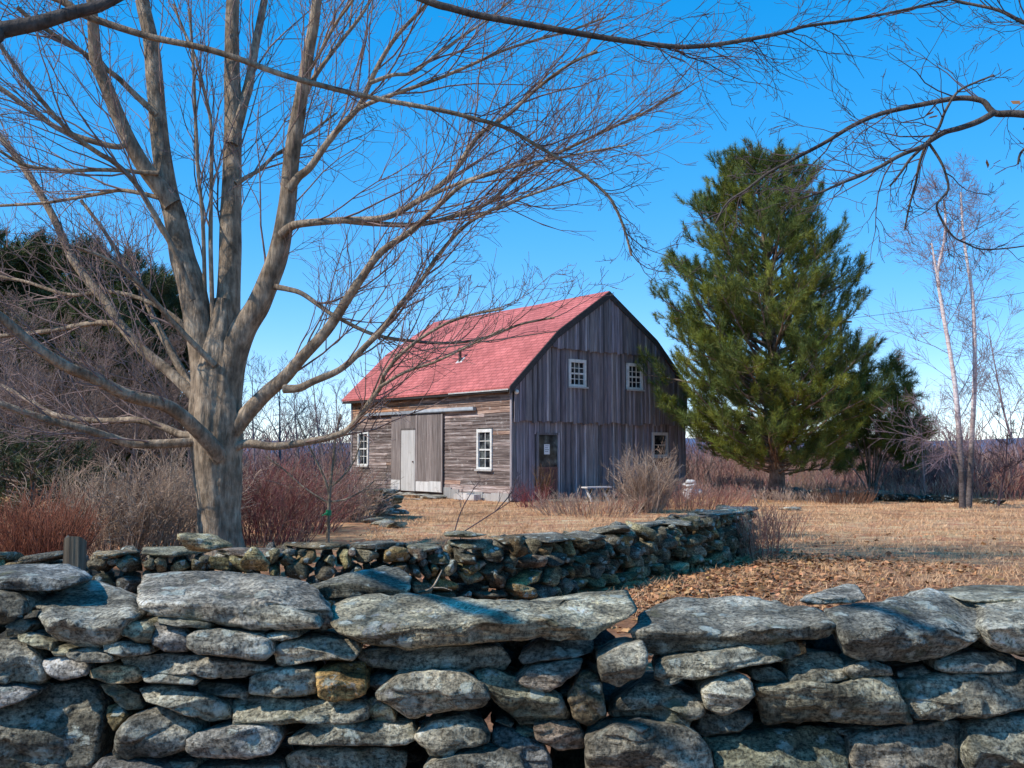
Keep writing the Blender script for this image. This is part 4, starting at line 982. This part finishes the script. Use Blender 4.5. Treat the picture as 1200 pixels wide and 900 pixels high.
bough(RTREE, RT, [], [(1086,168),(1100,150),(1108,130),(1122,108),(1140,98),(1165,88)], (4, 2), (6.0, 5.8), 6, .35, 1, rt, lr, 6.1)
bough(RTREE, RT, [RT + Vector((-.1, 0, 4.6)), RT + Vector((-1.2, 0, 4.8))], [(1290,60),(1230,36),(1197,25),(1170,12),(1130,3),(1080,-10)], (7, 2.5), (6.2, 6.4), 16, .8, 2, rt, lr, 6.1, bias=Vector((-.5, 0, -.05)))
bough(RTREE, RT, [], [(1200,150),(1215,160),(1197,178),(1193,192)], (4, 2.5), (6.0, 6.0), 5, .25, 1, rt, lr, 6.1)
rt.build('twigs', DTWIG, RTREE, RT)
# curled dead leaves still hanging
g = Geo()
for (x, y) in ((1090,133),(1093,137),(1157,192),(1163,196),(1180,122),(1185,128),(1190,120),(1168,190)):
    c = P(x, y, 6.05); u = rv(lr) * .032; v = rv(lr) * .022
    g.quad([c - u, c + v - u * .2, c + u, c - v * .8], lr.uniform(.5, 1))
g.build('dead_leaves', LEAF, RTREE, offset=RT)

# ------------------------------------------------------------------ conifers
def needles(tufts, name, mat, parent, off, K=26, ln=(.13, .22), wd=.011, rng=NR, spread=.85):
    c = np.array([t[0] for t in tufts]); d = np.array([t[1] for t in tufts]); sc = np.array([t[2] for t in tufts]); tn = np.array([t[3] for t in tufts])
    m = len(c); r = rng.normal(size=(m, K, 3)); r /= np.linalg.norm(r, axis=2, keepdims=True)
    nd = d[:, None, :] * .75 + r * spread; nd /= np.linalg.norm(nd, axis=2, keepdims=True)
    st = c[:, None, :] + d[:, None, :] * (rng.random((m, K, 1)) * .34 - .12) * sc[:, None, None]
    L = rng.uniform(*ln, (m, K, 1)) * sc[:, None, None]
    sd = np.cross(nd, rng.normal(size=(m, K, 3))); sd /= np.linalg.norm(sd, axis=2, keepdims=True) + 1e-9
    v = np.stack([st - sd * wd * .5, st + sd * wd * .5, st + nd * L], 2).reshape(-1, 3)
    f = np.arange(len(v)).reshape(-1, 3)
    t = np.repeat(tn, K * 3, axis=0).reshape(m * K * 3, 3)
    return mesh_obj(name, v, [f], mat, parent, tint=t, offset=off, smooth=False)

def conifer(name, label, base, H, tpath, trad, prof, nlimb, mat, tuftK, rng, z0, sc=1.0, lift=.25, group=None, cat='tree', den=1.0, wd=.011, tint_hi=(1.4, 1.22, .8), open_=0.0, spread=.85):
    o = empty(name, base, label, cat, group=group)
    a, b = smooth_path(tpath, trad, 30); V, Q = lumpy(a, b, 14, .06, rng.uniform(0, 20), .2)
    mesh_obj('trunk', V, [Q], PINEBARK, o, tint=np.ones((len(V), 3)), offset=base)
    T = Tubes(); tufts = []
    def tip(p, d):
        t = rng.uniform(.45, 1.15)
        # patches that carry more yellow
        k = noise.noise(p * .8 + Vector((rng.random() * .2, 4, 2)))
        tint = (t, t, t) if k < .05 else tuple(t * h for h in tint_hi)
        tufts.append((tuple(p), tuple((d + Vector((0, 0, .7))).normalized()), sc * rng.uniform(.75, 1.2), tint))
    for i in range(nlimb):
        f = ((i + rng.random()) / nlimb); z = z0 + (H - z0) * (f ** 1.05) * .985
        p, t = along(a, min(.995, z / H)); az = i * 2.399 + rng.uniform(-.5, .5)
        out = Vector((math.cos(az), math.sin(az), 0)); L = prof(z, az) * rng.uniform(.72, 1.08)
        rise = lift * (.2 + .9 * (z - z0) / (H - z0))
        n = 8; pts = []; d = (out + Vector((0, 0, rise))).normalized(); q = p.copy()
        for k in range(n + 1):
            pts.append(q.copy()); d = (d + rv(rng) * .10 + Vector((0, 0, .045 * (k / n) * 2))).normalized(); q = q + d * L / n
        r0 = .014 + .013 * L; T.add(pts, [r0 * (1 - .75 * k / n) for k in range(n + 1)], 5)
        nb = max(3, int(L * 4.6 * den))
        for j in range(nb):
            g_ = .22 + .78 * (j + rng.random()) / nb
            if g_ < .5 and rng.random() < .35 + open_: continue
            bp, bt = along(pts, min(.99, g_)); side = bt.cross(Vector((0, 0, 1))).normalized() * (1 if j % 2 else -1)
            bd = (bt * .7 + side * rng.uniform(.3, .9) + Vector((0, 0, rng.uniform(-.3, .75)))).normalized()
            bl = L * .30 * rng.uniform(.5, 1.1) * (1.2 - .7 * g_) + .15
            bq = [bp, bp + bd * bl * .5 + rv(rng) * .03, bp + bd * bl + Vector((0, 0, .08 * bl)) + rv(rng) * .04]
            T.add(bq, [.010, .008, .005], 3)
            for h in range(max(2, int(bl * 7.5 * den))):
                ff = rng.uniform(.35, 1.0); c = bq[0].lerp(bq[2], ff) + rv(rng) * .13; tip(c, (bd + rv(rng) * .6).normalized())
            tip(bq[2], bd)
        tip(pts[-1], d); tip(pts[-2], d)
    T.build('branches', PINEBARK, o, base)
    needles(tufts, 'needles', mat, o, base, tuftK, wd=wd, spread=spread)
    return o
def interp(tab):
    xs_, ys_ = zip(*tab); return lambda z: float(np.interp(z, xs_, ys_))
PK = .888
pb = P(911, 576, 32.5); pb.z = 0
prf = interp([(0, 1.2), (1.4, 2.0), (2.5, 3.5), (4.1, 4.4), (5.2, 4.6), (7.0, 4.0), (8.7, 3.3), (10.2, 2.5), (11.2, 1.8), (12.0, 1.2), (12.6, .7)])
pr1 = random.Random(31)
conifer('pine_tree', 'tall full pine tree with yellow-green needles beside the grey barn gable', pb, 12.1 * PK, [pb + Vector(v) * PK for v in ((0, 0, -.05), (0, 0, 2), (-.05, 0, 5), (-.25, 0, 9), (-.55, 0, 12.2))], [.27, .24, .18, .11, .03], lambda z, az: PK * prf(z / PK) * (1 + .07 * math.cos(az * 2 + z * .7) - (.10 if z < 8 else .03) * math.cos(az)), 230, NEEDLE, 74, pr1, 1.45, 1.22, .75, den=.62, wd=.0125, spread=.7)
sb = P(1022, 583, 33.4); sb.z = 0
SPINE = empty('young_pine', sb, 'young multi-stemmed dark green pine at the right edge of the tall pine', 'tree')
T = Tubes(); tf = []; sr = random.Random(9)
for (ex, ey, dY, rr) in ((985, 470, .3, .05), (1012, 430, -.2, .055), (1040, 428, .3, .055), (1066, 462, -.3, .045), (1084, 512, 0, .035), (1074, 490, .4, .035), (1055, 445, .2, .04), (1000, 455, 0, .04), (975, 520, -.4, .035), (1000, 500, .5, .035), (1050, 500, .6, .035), (1030, 470, -.8, .035)):
    e = P(ex, ey, 33.4 + dY); m_ = sb.lerp(e, .45) + Vector((0, 0, .35 if ey < 500 else .15)) - (e - sb) * .08
    a, b = smooth_path([sb + Vector((sr.uniform(-.12, .12), 0, 0)), m_, e], [rr, rr * .7, rr * .25], 12); T.add(a, b, 6)
    for j in range(14):
        f = .55 + .45 * (j + sr.random()) / 14; p, t = along(a, min(.99, f)); d = (t * .6 + rv(sr)).normalized(); L = .75 * (1.15 - .7 * f) * sr.uniform(.6, 1.2)
        q = p + d * L + Vector((0, 0, .1)); T.add([p, p.lerp(q, .5), q], [.012, .009, .006], 3)
        for h in range(7):
            c = p.lerp(q, sr.uniform(.4, 1.05)) + rv(sr) * .12; t_ = sr.uniform(.45, 1.0); tf.append((tuple(c), tuple((d + rv(sr) * .5 + Vector((0, 0, .3))).normalized()), sr.uniform(1.1, 1.7), (t_, t_, t_) if sr.random() < .75 else (t_ * 1.4, t_ * 1.2, t_ * .8)))
    for h in range(6): tf.append((tuple(e + rv(sr) * .15), (0, 0, 1.), 1.2, (.9, .9, .9)))
T.build('stems', PINEBARK, SPINE, sb); needles(tf, 'needles', NEEDLE, SPINE, sb, 60, wd=.0125)

# ------------------------------------------------------------------ birch
bb_ = P(1131, 598, 27.0); bb_.z = 0
BIR = empty('birch_tree', bb_, 'pale two-stemmed bare birch with a haze of fine twigs by the lawn edge', 'tree')
bt_ = Tubes(); b2 = random.Random(12)
for pp, w0, w1 in (([(1128,600),(1127,560),(1124,510),(1119,450),(1111,400),(1104,360),(1099,320),(1106,285),(1108,255),(1106,235)], 8, 2.0), ([(1135,600),(1137,560),(1139,510),(1142,450),(1142,400),(1140,350),(1134,310),(1129,275),(1127,245),(1126,225)], 7.5, 2.0), ([(1128,560),(1122,540),(1112,520),(1104,505)], 5, 2), ([(1101,335),(1096,310),(1092,285)], 4, 2)):
    m = len(pp); pts = [P(x, y, 27 + (.4 if w0 == 7.5 else 0)) for x, y in pp]; pts[0].z = 0 if w0 > 6 else pts[0].z
    rad = [px2m((w0 + (w1 - w0) * (i / (m - 1)) ** .8) / 2, 27) for i in range(m)]
    a, b = smooth_path(pts, rad, m * 4); V, Q = lumpy(a, b, 12, .08, b2.uniform(0, 9))
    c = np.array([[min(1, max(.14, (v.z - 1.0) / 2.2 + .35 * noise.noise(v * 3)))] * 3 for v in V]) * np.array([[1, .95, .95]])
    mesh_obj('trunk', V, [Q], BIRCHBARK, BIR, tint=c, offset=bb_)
    sprout(bt_, a, b, 26 if w0 > 6 else 4, 1.9, 2, b2, f0=.16, up=.0, ang=.95, bias=Vector((0, 0, .18)), mat=0, rtw=.012, nch=(6, 9), ratio=.6, wob=.18, rmin=.0038)
bt_.build('twigs', TWIGW, BIR, bb_)

# ------------------------------------------------------------------ bare trees and shrubs
def shrub(name, label, base, n, h, spread, cols, rng, cat='shrub', lev=1, r=.006, nch=(3, 5), up=.08, wob=.2, base_r=.3, group=None, kind=None, ang=.6, ratio=.5, rmin=.003, lean=(0, 0)):
    T = Tubes()
    for i in range(n):
        az = rng.uniform(0, 2 * math.pi); k = math.sqrt(rng.random()); q = Vector((math.cos(az) * k, math.sin(az) * k, 0))
        d = Vector((q.x * spread + lean[0], q.y * spread + lean[1], 1)).normalized(); t = rng.uniform(.5, 1.3); c = rng.choice(cols)
        twig(T, q * base_r, d, h * rng.uniform(.55, 1.08) * (1.05 - .25 * k), r * rng.choice([.6, .8, 1, 1.3, 2.0]), lev, rng, up, wob, nch, ang, ratio, 3, 0, tuple(x * t for x in c), 5, rmin)
    o = T.build(name, BRUSH); o.location = base
    return tag(o, label, cat, group, kind)
RUST = [(.36, .13, .075), (.42, .17, .10), (.30, .11, .07)]
TAN = [(.54, .38, .28), (.44, .30, .22), (.64, .48, .36)]
RED = [(.30, .095, .09), (.24, .08, .075), (.36, .16, .13), (.40, .24, .18)]
MAUVE = [(.32, .20, .175), (.38, .22, .18), (.27, .165, .15)]
GREY = [(.15, .115, .105), (.19, .15, .135), (.11, .085, .08)]
def G(px, Y): return Vector(((px - 600) / F * Y, Y, 0))
s5 = random.Random(55)
shrub('rust_shrub', 'rounded rust-red shrub at the far left behind the wooden post', G(50, 12.6), 560, 1.05, .55, RUST, s5, base_r=.42, lev=1, nch=(2, 3), r=.005, rmin=.0025)
for i, (px, Y, h, sp, lab) in enumerate(((135, 14.5, 1.55, .5, 'tangled tan bush right beside the rust-red shrub'), (192, 15.2, 1.75, .45, 'tall tan bush directly left of the maple trunk'), (220, 17.5, 1.6, .5, 'tan bush tucked behind the maple trunk'))):
    shrub('tan_bush', lab, G(px, Y), 190, h, sp, TAN, s5, base_r=.55, lev=2, nch=(2, 4), r=.007, wob=.36, up=.02)
shrub('red_bramble', 'dense dark red bramble bush right of the maple trunk', G(312, 17.0), 220, 1.5, .5, RED, s5, base_r=.75, lev=2, nch=(2, 3), r=.007, wob=.34, up=.03)
shrub('red_bramble', 'brownish red bramble bush between maple and small sapling', G(352, 19.5), 200, 1.45, .6, MAUVE + RED, s5, base_r=.8, lev=2, nch=(2, 3), r=.007, wob=.34, up=.03)
shrub('brown_bush', 'brown twiggy bush at the left corner of the barn', G(402, 22.5), 240, 1.3, .6, MAUVE + TAN, s5, base_r=.7, lev=2, nch=(2, 3), r=.007, wob=.34, up=.03)
shrub('tan_bush', 'rounded tan bush in front of the grey gable wall', G(757, 25.5), 170, 1.6, .6, TAN, s5, base_r=.35, lev=2, nch=(3, 4), r=.009)
shrub('red_bramble', 'low reddish bramble in front of the gable near the bench', G(690, 25.0), 300, .62, .9, TAN + [(.44, .20, .15)], s5, base_r=1.4, lev=1, r=.006)
shrub('red_bramble', 'low red bramble right of the tan bush near the white stones', G(800, 27.5), 420, .75, .9, [(.50, .25, .19), (.44, .19, .15), (.58, .36, .26)], s5, base_r=1.6, lev=1, r=.006)
shrub('red_bramble', 'thin red bramble beside the gable door steps', G(622, 28.0), 60, .75, .7, [(.28, .08, .085)], s5, base_r=.4, lev=1, r=.006)
shrub('dry_weed', 'tall dry brown weed standing against the gable door', G(636, 29.2), 34, 1.35, .15, [(.20, .11, .055), (.25, .14, .07)], s5, 'weed', base_r=.12, lev=1, nch=(4, 7), r=.008, ratio=.2)
shrub('red_bramble', 'thin upright red canes at the right end of the second wall', G(888, 14.6), 70, .85, .25, [(.42, .18, .13), (.48, .28, .19)], s5, base_r=.30, lev=1, r=.005, nch=(2, 3))
shrub('red_bramble', 'loose low red canes on the lawn beyond the second wall end', G(905, 18.5), 70, .6, .5, [(.42, .18, .13), (.50, .32, .22)], s5, base_r=.5, lev=1, r=.005, nch=(2, 3))
shrub('grass_clump', 'reddish dry grass clump at the foot of the pine trunk', G(985, 30.5), 420, .62, .7, [(.30, .15, .09), (.34, .19, .12)], s5, 'grass clump', base_r=.9, lev=0, r=.006)
# sapling with a green tape
sp_ = G(384, 16.5); SAP = empty('sapling', sp_, 'small bare sapling with a green tape round its stem', 'sapling')
T = Tubes(); s6 = random.Random(6)
for pp, w0, w1 in (([(384,640),(385,603),(387,570),(390,545),(393,515),(399,485)], 5, 2), ([(386,580),(380,560),(368,535),(357,512),(348,490)], 3.5, 1.5), ([(386,590),(372,582),(352,568),(330,548),(312,535)], 3, 1.4), ([(388,570),(402,558),(415,540),(424,515)], 3, 1.3), ([(387,588),(405,585),(425,575),(440,562)], 2.6, 1.3)):
    a, b = smooth_path([P(x, y, 16.5) for x, y in pp], [px2m((w0 + (w1 - w0) * i / (len(pp) - 1)) / 2, 16.5) for i in range(len(pp))], 16); T.add(a, b, 6)
    sprout(T, a, b, 8, .7, 1, s6, f0=.25, up=.08, mat=0, rtw=.006, rmin=.0025)
T.build('stems', BARK, SAP, sp_)
T = Tubes(); c = P(385, 604, 16.5); T.add([c, c + Vector((0, 0, .04)), c + Vector((.005, 0, .09))], [.048, .05, .046], 10); c2 = c + Vector((0, -.05, .05)); T.add([c2, c2 + Vector((-.1, -.02, -.05))], [.018, .012], 5); T.build('tape', TAPE, SAP, sp_)
# bent twigs rising over the second wall before the barn
T = Tubes(); s7 = random.Random(17); tw = G(545, 13.5)
for pp in ([(533,622),(540,600),(552,578),(563,562)], [(545,622),(570,606),(592,592),(612,578),(632,570)], [(580,600),(596,582),(606,562)]):
    a, b = smooth_path([P(x, y, 13.5) for x, y in pp], [.009, .008, .006, .004, .003][:len(pp)], 12); T.add(a, b, 5); sprout(T, a, b, 5, .3, 1, s7, f0=.3, mat=0, rtw=.004)
a, b = smooth_path([G(545, 13.5), P(539, 626, 13.5)], [.012, .01], 4); T.add(a, b, 5)
tag(T.build('bare_seedling', DTWIG), 'thin dark bare seedling rising over the second wall before the barn', 'sapling')
# fallen stick on the near wall
T = Tubes(); a, b = smooth_path([P(478, 700, 4.55), P(492, 694, 4.5), P(505, 690, 4.5), P(512, 680, 4.52), P(518, 668, 4.55)], [.006, .006, .005, .004, .003], 14); T.add(a, b, 6); T.add([a[7], a[7] + Vector((.05, 0, .0)), a[7] + Vector((.09, 0, -.012))], [.004, .003, .002], 4)
tag(T.build('fallen_stick', BARK), 'pale forked stick lying on the big middle capstone', 'stick')

def bare_tree(name, label, base, h, rng, spread=.5, n=7, tint=(.15, .115, .105), lev=3, r=.07, group=None, nch=(5, 7), up=.06, rmin=.006, cat='tree'):
    o = empty(name, base, label, cat, group=group); T = Tubes()
    p1 = Vector((rng.uniform(-.1, .1) * h, rng.uniform(-.1, .1) * h, h * .45)); p2 = Vector((p1.x * 1.6, p1.y * 1.6, h * .95))
    a, b = smooth_path([Vector((0, 0, -.05)), p1 * .5, p1, p2], [r, r * .85, r * .6, r * .12], 16); V, Q = lumpy(a, b, 8, .08, rng.uniform(0, 9))
    mesh_obj('trunk', V, [Q], BRUSH, o, tint=np.tile(np.array(tint) * 1.15, (len(V), 1)))
    for i in range(n):
        f = .18 + .8 * (i + rng.random()) / n; p, t = along(a, min(.99, f)); az = i * 2.4 + rng.uniform(-.4, .4)
        d = Vector((math.cos(az) * spread, math.sin(az) * spread, .75)).normalized(); tt = rng.uniform(.8, 1.25)
        twig(T, p, d, h * .55 * (1.15 - .75 * f) * rng.uniform(.8, 1.15), r * .42 * (1.1 - .6 * f), lev, rng, up, .2, nch, .7, .55, 4, 0, tuple(c * tt for c in tint), 5, rmin)
    T.build('twigs', BRUSH, o); return o
def copy_tree(o, loc, rz, sc, label=None):
    c = o.copy(); COL.objects.link(c); c.location = loc; c.rotation_euler = (0, 0, rz); c.scale = (sc, sc, sc)
    if label: c['label'] = label
    for ch in o.children:
        k = ch.copy(); COL.objects.link(k); k.parent = c
    return c
s8 = random.Random(88); GL = 'bare grey-brown trees in the thicket at the left'
protos = [bare_tree('bare_tree', 'bare grey-brown tree in the tangled thicket left of the maple', G(20, 27), 5.6, s8, .8, 10, (.21, .15, .125), 3, .08, GL, rmin=.005), bare_tree('bare_tree', 'bare grey-brown tree in the tangled thicket left of the maple', G(110, 29), 5.2, s8, .8, 10, (.23, .165, .135), 3, .07, GL, rmin=.005)]
for k, (px, Y, sc) in enumerate(((-60, 24, 1.0), (70, 25, .85), (150, 27, .9), (195, 30, .95), (220, 33, 1.0), (-10, 31, 1.1), (60, 33, 1.15), (120, 35, 1.1), (165, 23, .62), (100, 22, .6), (30, 21.5, .62), (-20, 20, .6), (225, 25, .62))):
    copy_tree(protos[k % 2], G(px, Y), s8.uniform(0, 6), sc)
GB = 'thin bare trees seen between the maple and the barn'
pt = bare_tree('bare_tree', 'thin bare tree standing far off between the maple and the barn', G(330, 46), 5.6, s8, .5, 9, (.25, .20, .21), 2, .07, GB, rmin=.007)
for px, Y, sc in ((300, 52, 1.1), (355, 50, .9), (385, 55, 1.15), (408, 48, .85), (290, 43, .8), (372, 42, .6)): copy_tree(pt, G(px, Y), s8.uniform(0, 6), sc)
# near the birch
bare_tree('bare_sapling', 'dark twiggy sapling standing right of the birch', G(1166, 28.5), 2.6, s8, .9, 10, (.12, .075, .08), 2, .04, cat='sapling')
bare_tree('bare_sapling', 'pale pinkish sapling left of the birch', G(1081, 32.5), 2.9, s8, .3, 6, (.32, .22, .20), 2, .05, cat='sapling')
bare_tree('bare_sapling', 'pinkish bare sapling at the right picture edge', G(1205, 33), 6.4, s8, .55, 10, (.30, .22, .235), 2, .06, cat='sapling')
# evergreens at the left
GE = 'dark evergreens behind the thicket'
pf = interp([(0, 1.5), (1.5, 3.2), (4, 3.5), (6.5, 3.0), (8, 2.0), (9, 1.0), (9.6, .2)])
e1 = G(60, 38)
ev = conifer('evergreen_tree', 'dark evergreen tree behind the bare thicket at the left edge', e1, 9.4, [e1 + Vector(v) for v in ((0, 0, 0), (0, 0, 4), (.1, 0, 7), (0, 0, 9.4))], [.25, .2, .12, .03], lambda z, az: pf(z), 95, DNEEDLE, 26, random.Random(41), .6, 1.5, .2, GE, wd=.03, tint_hi=(1.6, 1.5, 1.2))
for px, Y, sc in ((-40, 36, 1.02), (130, 40, 1.0), (180, 43, .92), (10, 44, 1.08), (100, 34, .72)): copy_tree(ev, G(px, Y), s8.uniform(0, 6), sc)
e2 = G(40, 17.8)
pf2 = interp([(0, 1.3), (.7, 1.5), (1.3, 1.0), (1.6, .3)])
conifer('dark_yew', 'low dark evergreen bush in the shade behind the rust-red shrub', e2, 1.55, [e2 + Vector(v) for v in ((0, 0, 0), (0, 0, .7), (0, 0, 1.5))], [.08, .06, .02], lambda z, az: pf2(z), 60, DNEEDLE, 18, random.Random(42), .1, .7, .3, cat='shrub', wd=.016, tint_hi=(.6, .6, .6))

# brush thicket beyond the lawn and far woods: beyond counting
T = Tubes(); s9 = random.Random(99)
def in_barn(x, y):
    v = Vector((x, y, 0)) - CORN; lx = v.dot(GX); ly = v.dot(Vector((-.628, .778, 0))); return -2.5 < lx < W + .6 and -1.5 < ly < LEN + 1
def put_brush(n, fx, fy, h, pal, lev=1, r=.008):
    for _ in range(n):
        Y = fy(); px = fx(); p = G(px, Y)
        if in_barn(p.x, p.y): continue
        k = noise.noise(Vector((p.x * .22, p.y * .12, 7))); hh = h * (1 + .9 * k) * s9.uniform(.6, 1.15); p.z = gz(p.x, p.y) - .03
        cols = pal[0] if k > .0 else pal[1]; t = s9.uniform(.65, 1.2); c = s9.choice(cols)
        twig(T, p, Vector((s9.uniform(-.5, .5), s9.uniform(-.3, .3), 1)), hh, r, lev, s9, .06, .22, (3, 5), .55, .5, 3, 0, tuple(x * t for x in c), 4, .005)
PINKISH = [(.58, .32, .26), (.54, .25, .21), (.64, .43, .32)]
put_brush(3600, lambda: s9.uniform(795, 1240), lambda: s9.uniform(37.0, 60), 1.4, (PINKISH + RED[2:], PINKISH + TAN), 1)
put_brush(1500, lambda: s9.uniform(1030, 1240), lambda: s9.uniform(31.5, 38), .85, (RED + PINKISH, PINKISH), 1)
put_brush(1200, lambda: s9.uniform(-80, 420), lambda: s9.uniform(38, 58), 1.3, (MAUVE, MAUVE + GREY), 1)
put_brush(900, lambda: s9.uniform(230, 415), lambda: s9.uniform(22, 36), 1.15, (RED + MAUVE, RED + RUST), 1)
put_brush(500, lambda: s9.uniform(830, 1010), lambda: s9.uniform(34, 38), .5, (PINKISH, TAN), 1, .006)
put_brush(420, lambda: s9.uniform(850, 1000), lambda: s9.uniform(29.5, 33), .42, (PINKISH, TAN), 1, .006)
tag(T.build('brush_thicket', BRUSH), 'belt of reddish bare brush beyond the lawn and round the barn', 'brush', kind='stuff')
T = Tubes()
for _ in range(2600):
    Y = s9.uniform(75, 260); px = s9.uniform(-100, 1300); p = G(px, Y); p.z = gz(p.x, p.y) - .1; t = s9.uniform(.7, 1.2); c = s9.choice([(.30, .195, .195), (.34, .20, .19), (.26, .18, .195), (.38, .23, .20)])
    hh = s9.uniform(2.4, 4.0) + Y * .014
    twig(T, p, Vector((s9.uniform(-.2, .2), s9.uniform(-.2, .2), 1)), hh, .05, 1, s9, .05, .2, (6, 9), .6, .5, 3, 0, tuple(x * t for x in c), 4, .012 + Y * .00012)
tag(T.build('far_woods', BRUSH), 'grey-purple bare woods far behind the field', 'woods', kind='stuff')

# ------------------------------------------------------------------ leaf litter and dry grass
def scatter_leaves(n, fn, name, label):
    xy = np.array([fn() for _ in range(n)]); z = np.array([gz(x, y) for x, y in xy]) + NR.uniform(.010, .032, n)
    c = np.column_stack([xy, z]); s = np.exp(NR.normal(-3.45, .33, n)).clip(.015, .07)[:, None]
    u = NR.normal(size=(n, 3)); u[:, 2] *= .2; u /= np.linalg.norm(u, axis=1, keepdims=True)
    v = np.cross(u, np.array([0, 0, 1.]) + NR.normal(size=(n, 3)) * .35); v /= np.linalg.norm(v, axis=1, keepdims=True); nn = np.cross(u, v)
    cur = NR.uniform(-.15, .4, n)[:, None]
    pts = np.stack([c - u * s, c - u * s * .2 - v * s * .75 + nn * s * cur, c + u * s * 1.1 + nn * s * cur * .6, c - u * s * .2 + v * s * .75 + nn * s * cur], 1).reshape(-1, 3)
    b = np.arange(n)[:, None] * 4; t = np.concatenate([b + [0, 1, 2], b + [0, 2, 3]])
    tn = np.repeat(NR.choice([.4, .7, .9, 1.1, 1.5], (n, 1)) * np.array([[1, 1, 1]]) * (1 + NR.normal(size=(n, 3)) * .06), 4, axis=0)
    return tag(mesh_obj(name, pts, [t], LEAF, tint=tn, smooth=False), label, 'leaves', kind='stuff')
def f_leaf():
    if R.random() < .78:
        s_ = R.uniform(4.5, total); c_, d_ = at2(s_); n_ = Vector((d_.y, -d_.x, 0)); q = c_ + n_ * (.35 + abs(R.gauss(0, 1.5))); return (q.x + R.gauss(0, .3), q.y)
    return (R.uniform(-3, 13), R.uniform(6, 19) )
scatter_leaves(10500, f_leaf, 'fallen_leaves', 'orange-brown fallen leaves drifted against the second wall and lawn')
n = 90000
yy = 9.5 + 25 * NR.random(n) ** .9; px = NR.uniform(430, 1250, n); xx = (px - 600) / F * yy
cl_ = np.array([noise.noise(Vector((x * 1.3, y * 1.3, 2))) + .6 * noise.noise(Vector((x * 4, y * 4, 5))) for x, y in zip(xx, yy)])
keep = (cl_ + NR.uniform(-.5, .5, n) > -.1); bx_, by_ = xx, yy
v = np.column_stack([xx, yy]) - np.array([CORN.x, CORN.y]); lx = v @ np.array([.778, .628]); ly = v @ np.array([-.628, .778])
keep &= ~((lx > -.2) & (lx < W) & (ly > -.2))
d2 = np.array([min((Vector((x, y, 0)) - q).length for q in pv[4:]) for x, y in zip(xx, yy)]); keep &= d2 > .45
xx, yy, cl_ = xx[keep], yy[keep], cl_[keep]; n = len(xx)
zz = np.array([gz(x, y) for x, y in zip(xx, yy)]); hgt_ = NR.uniform(.03, .085, n) * (1 + cl_.clip(0, 1)) * np.where(yy > 33, 1.8, 1)
an = NR.uniform(0, 6.283, n); wv = np.column_stack([np.cos(an), np.sin(an), np.zeros(n)]) * (.0035 + yy * .00016)[:, None]
ln_ = NR.normal(size=(n, 3)) * .7; ln_[:, 2] = 0
b0 = np.column_stack([xx, yy, zz - .005]); tipv = b0 + (ln_ + np.array([0.1, 0, 1.])) * hgt_[:, None]
pts = np.stack([b0 - wv, b0 + wv, tipv], 1).reshape(-1, 3); tn = np.repeat(NR.uniform(.6, 1.2, (n, 1)) * np.ones((1, 3)) * (1 - .5 * np.clip(-cl_, 0, .6))[:, None], 3, axis=0)
tag(mesh_obj('dry_grass', pts, [np.arange(n * 3).reshape(-1, 3)], BLADE, tint=tn, smooth=False), 'short dry tan grass covering the lawn', 'grass', kind='stuff')

# ------------------------------------------------------------------ overhead wire
wa, wb2 = P(985, 374, 70), P(1330, 317, 52)
T = Tubes(); pts = []
for k in range(25):
    f = k / 24; q = wa.lerp(wb2, f); q.z -= 1.0 * 4 * f * (1 - f) * .25; pts.append(q)
T.add(pts, [.016] * 25, 5)
tag(T.build('overhead_wire', WIREM), 'thin dark overhead wire crossing behind the birch top', 'wire')
for q, lab in ((wa, 'wooden utility pole hidden behind the tall pine'), (wb2, 'wooden utility pole beyond the right picture edge')):
    po = empty('utility_pole', Vector((q.x, q.y, 0)), lab, 'pole'); T = Tubes(); T.add([Vector((0, 0, gz(q.x, q.y))), Vector((0, 0, q.z * .5)), Vector((0, 0, q.z + .25))], [.15, .13, .10], 12); T.build('pole_shaft', POSTW, po)
    g = Geo(); g.box((-.8, -.05, q.z - .25), (.8, .05, q.z - .12)); g.build('crossarm', POSTW, po)
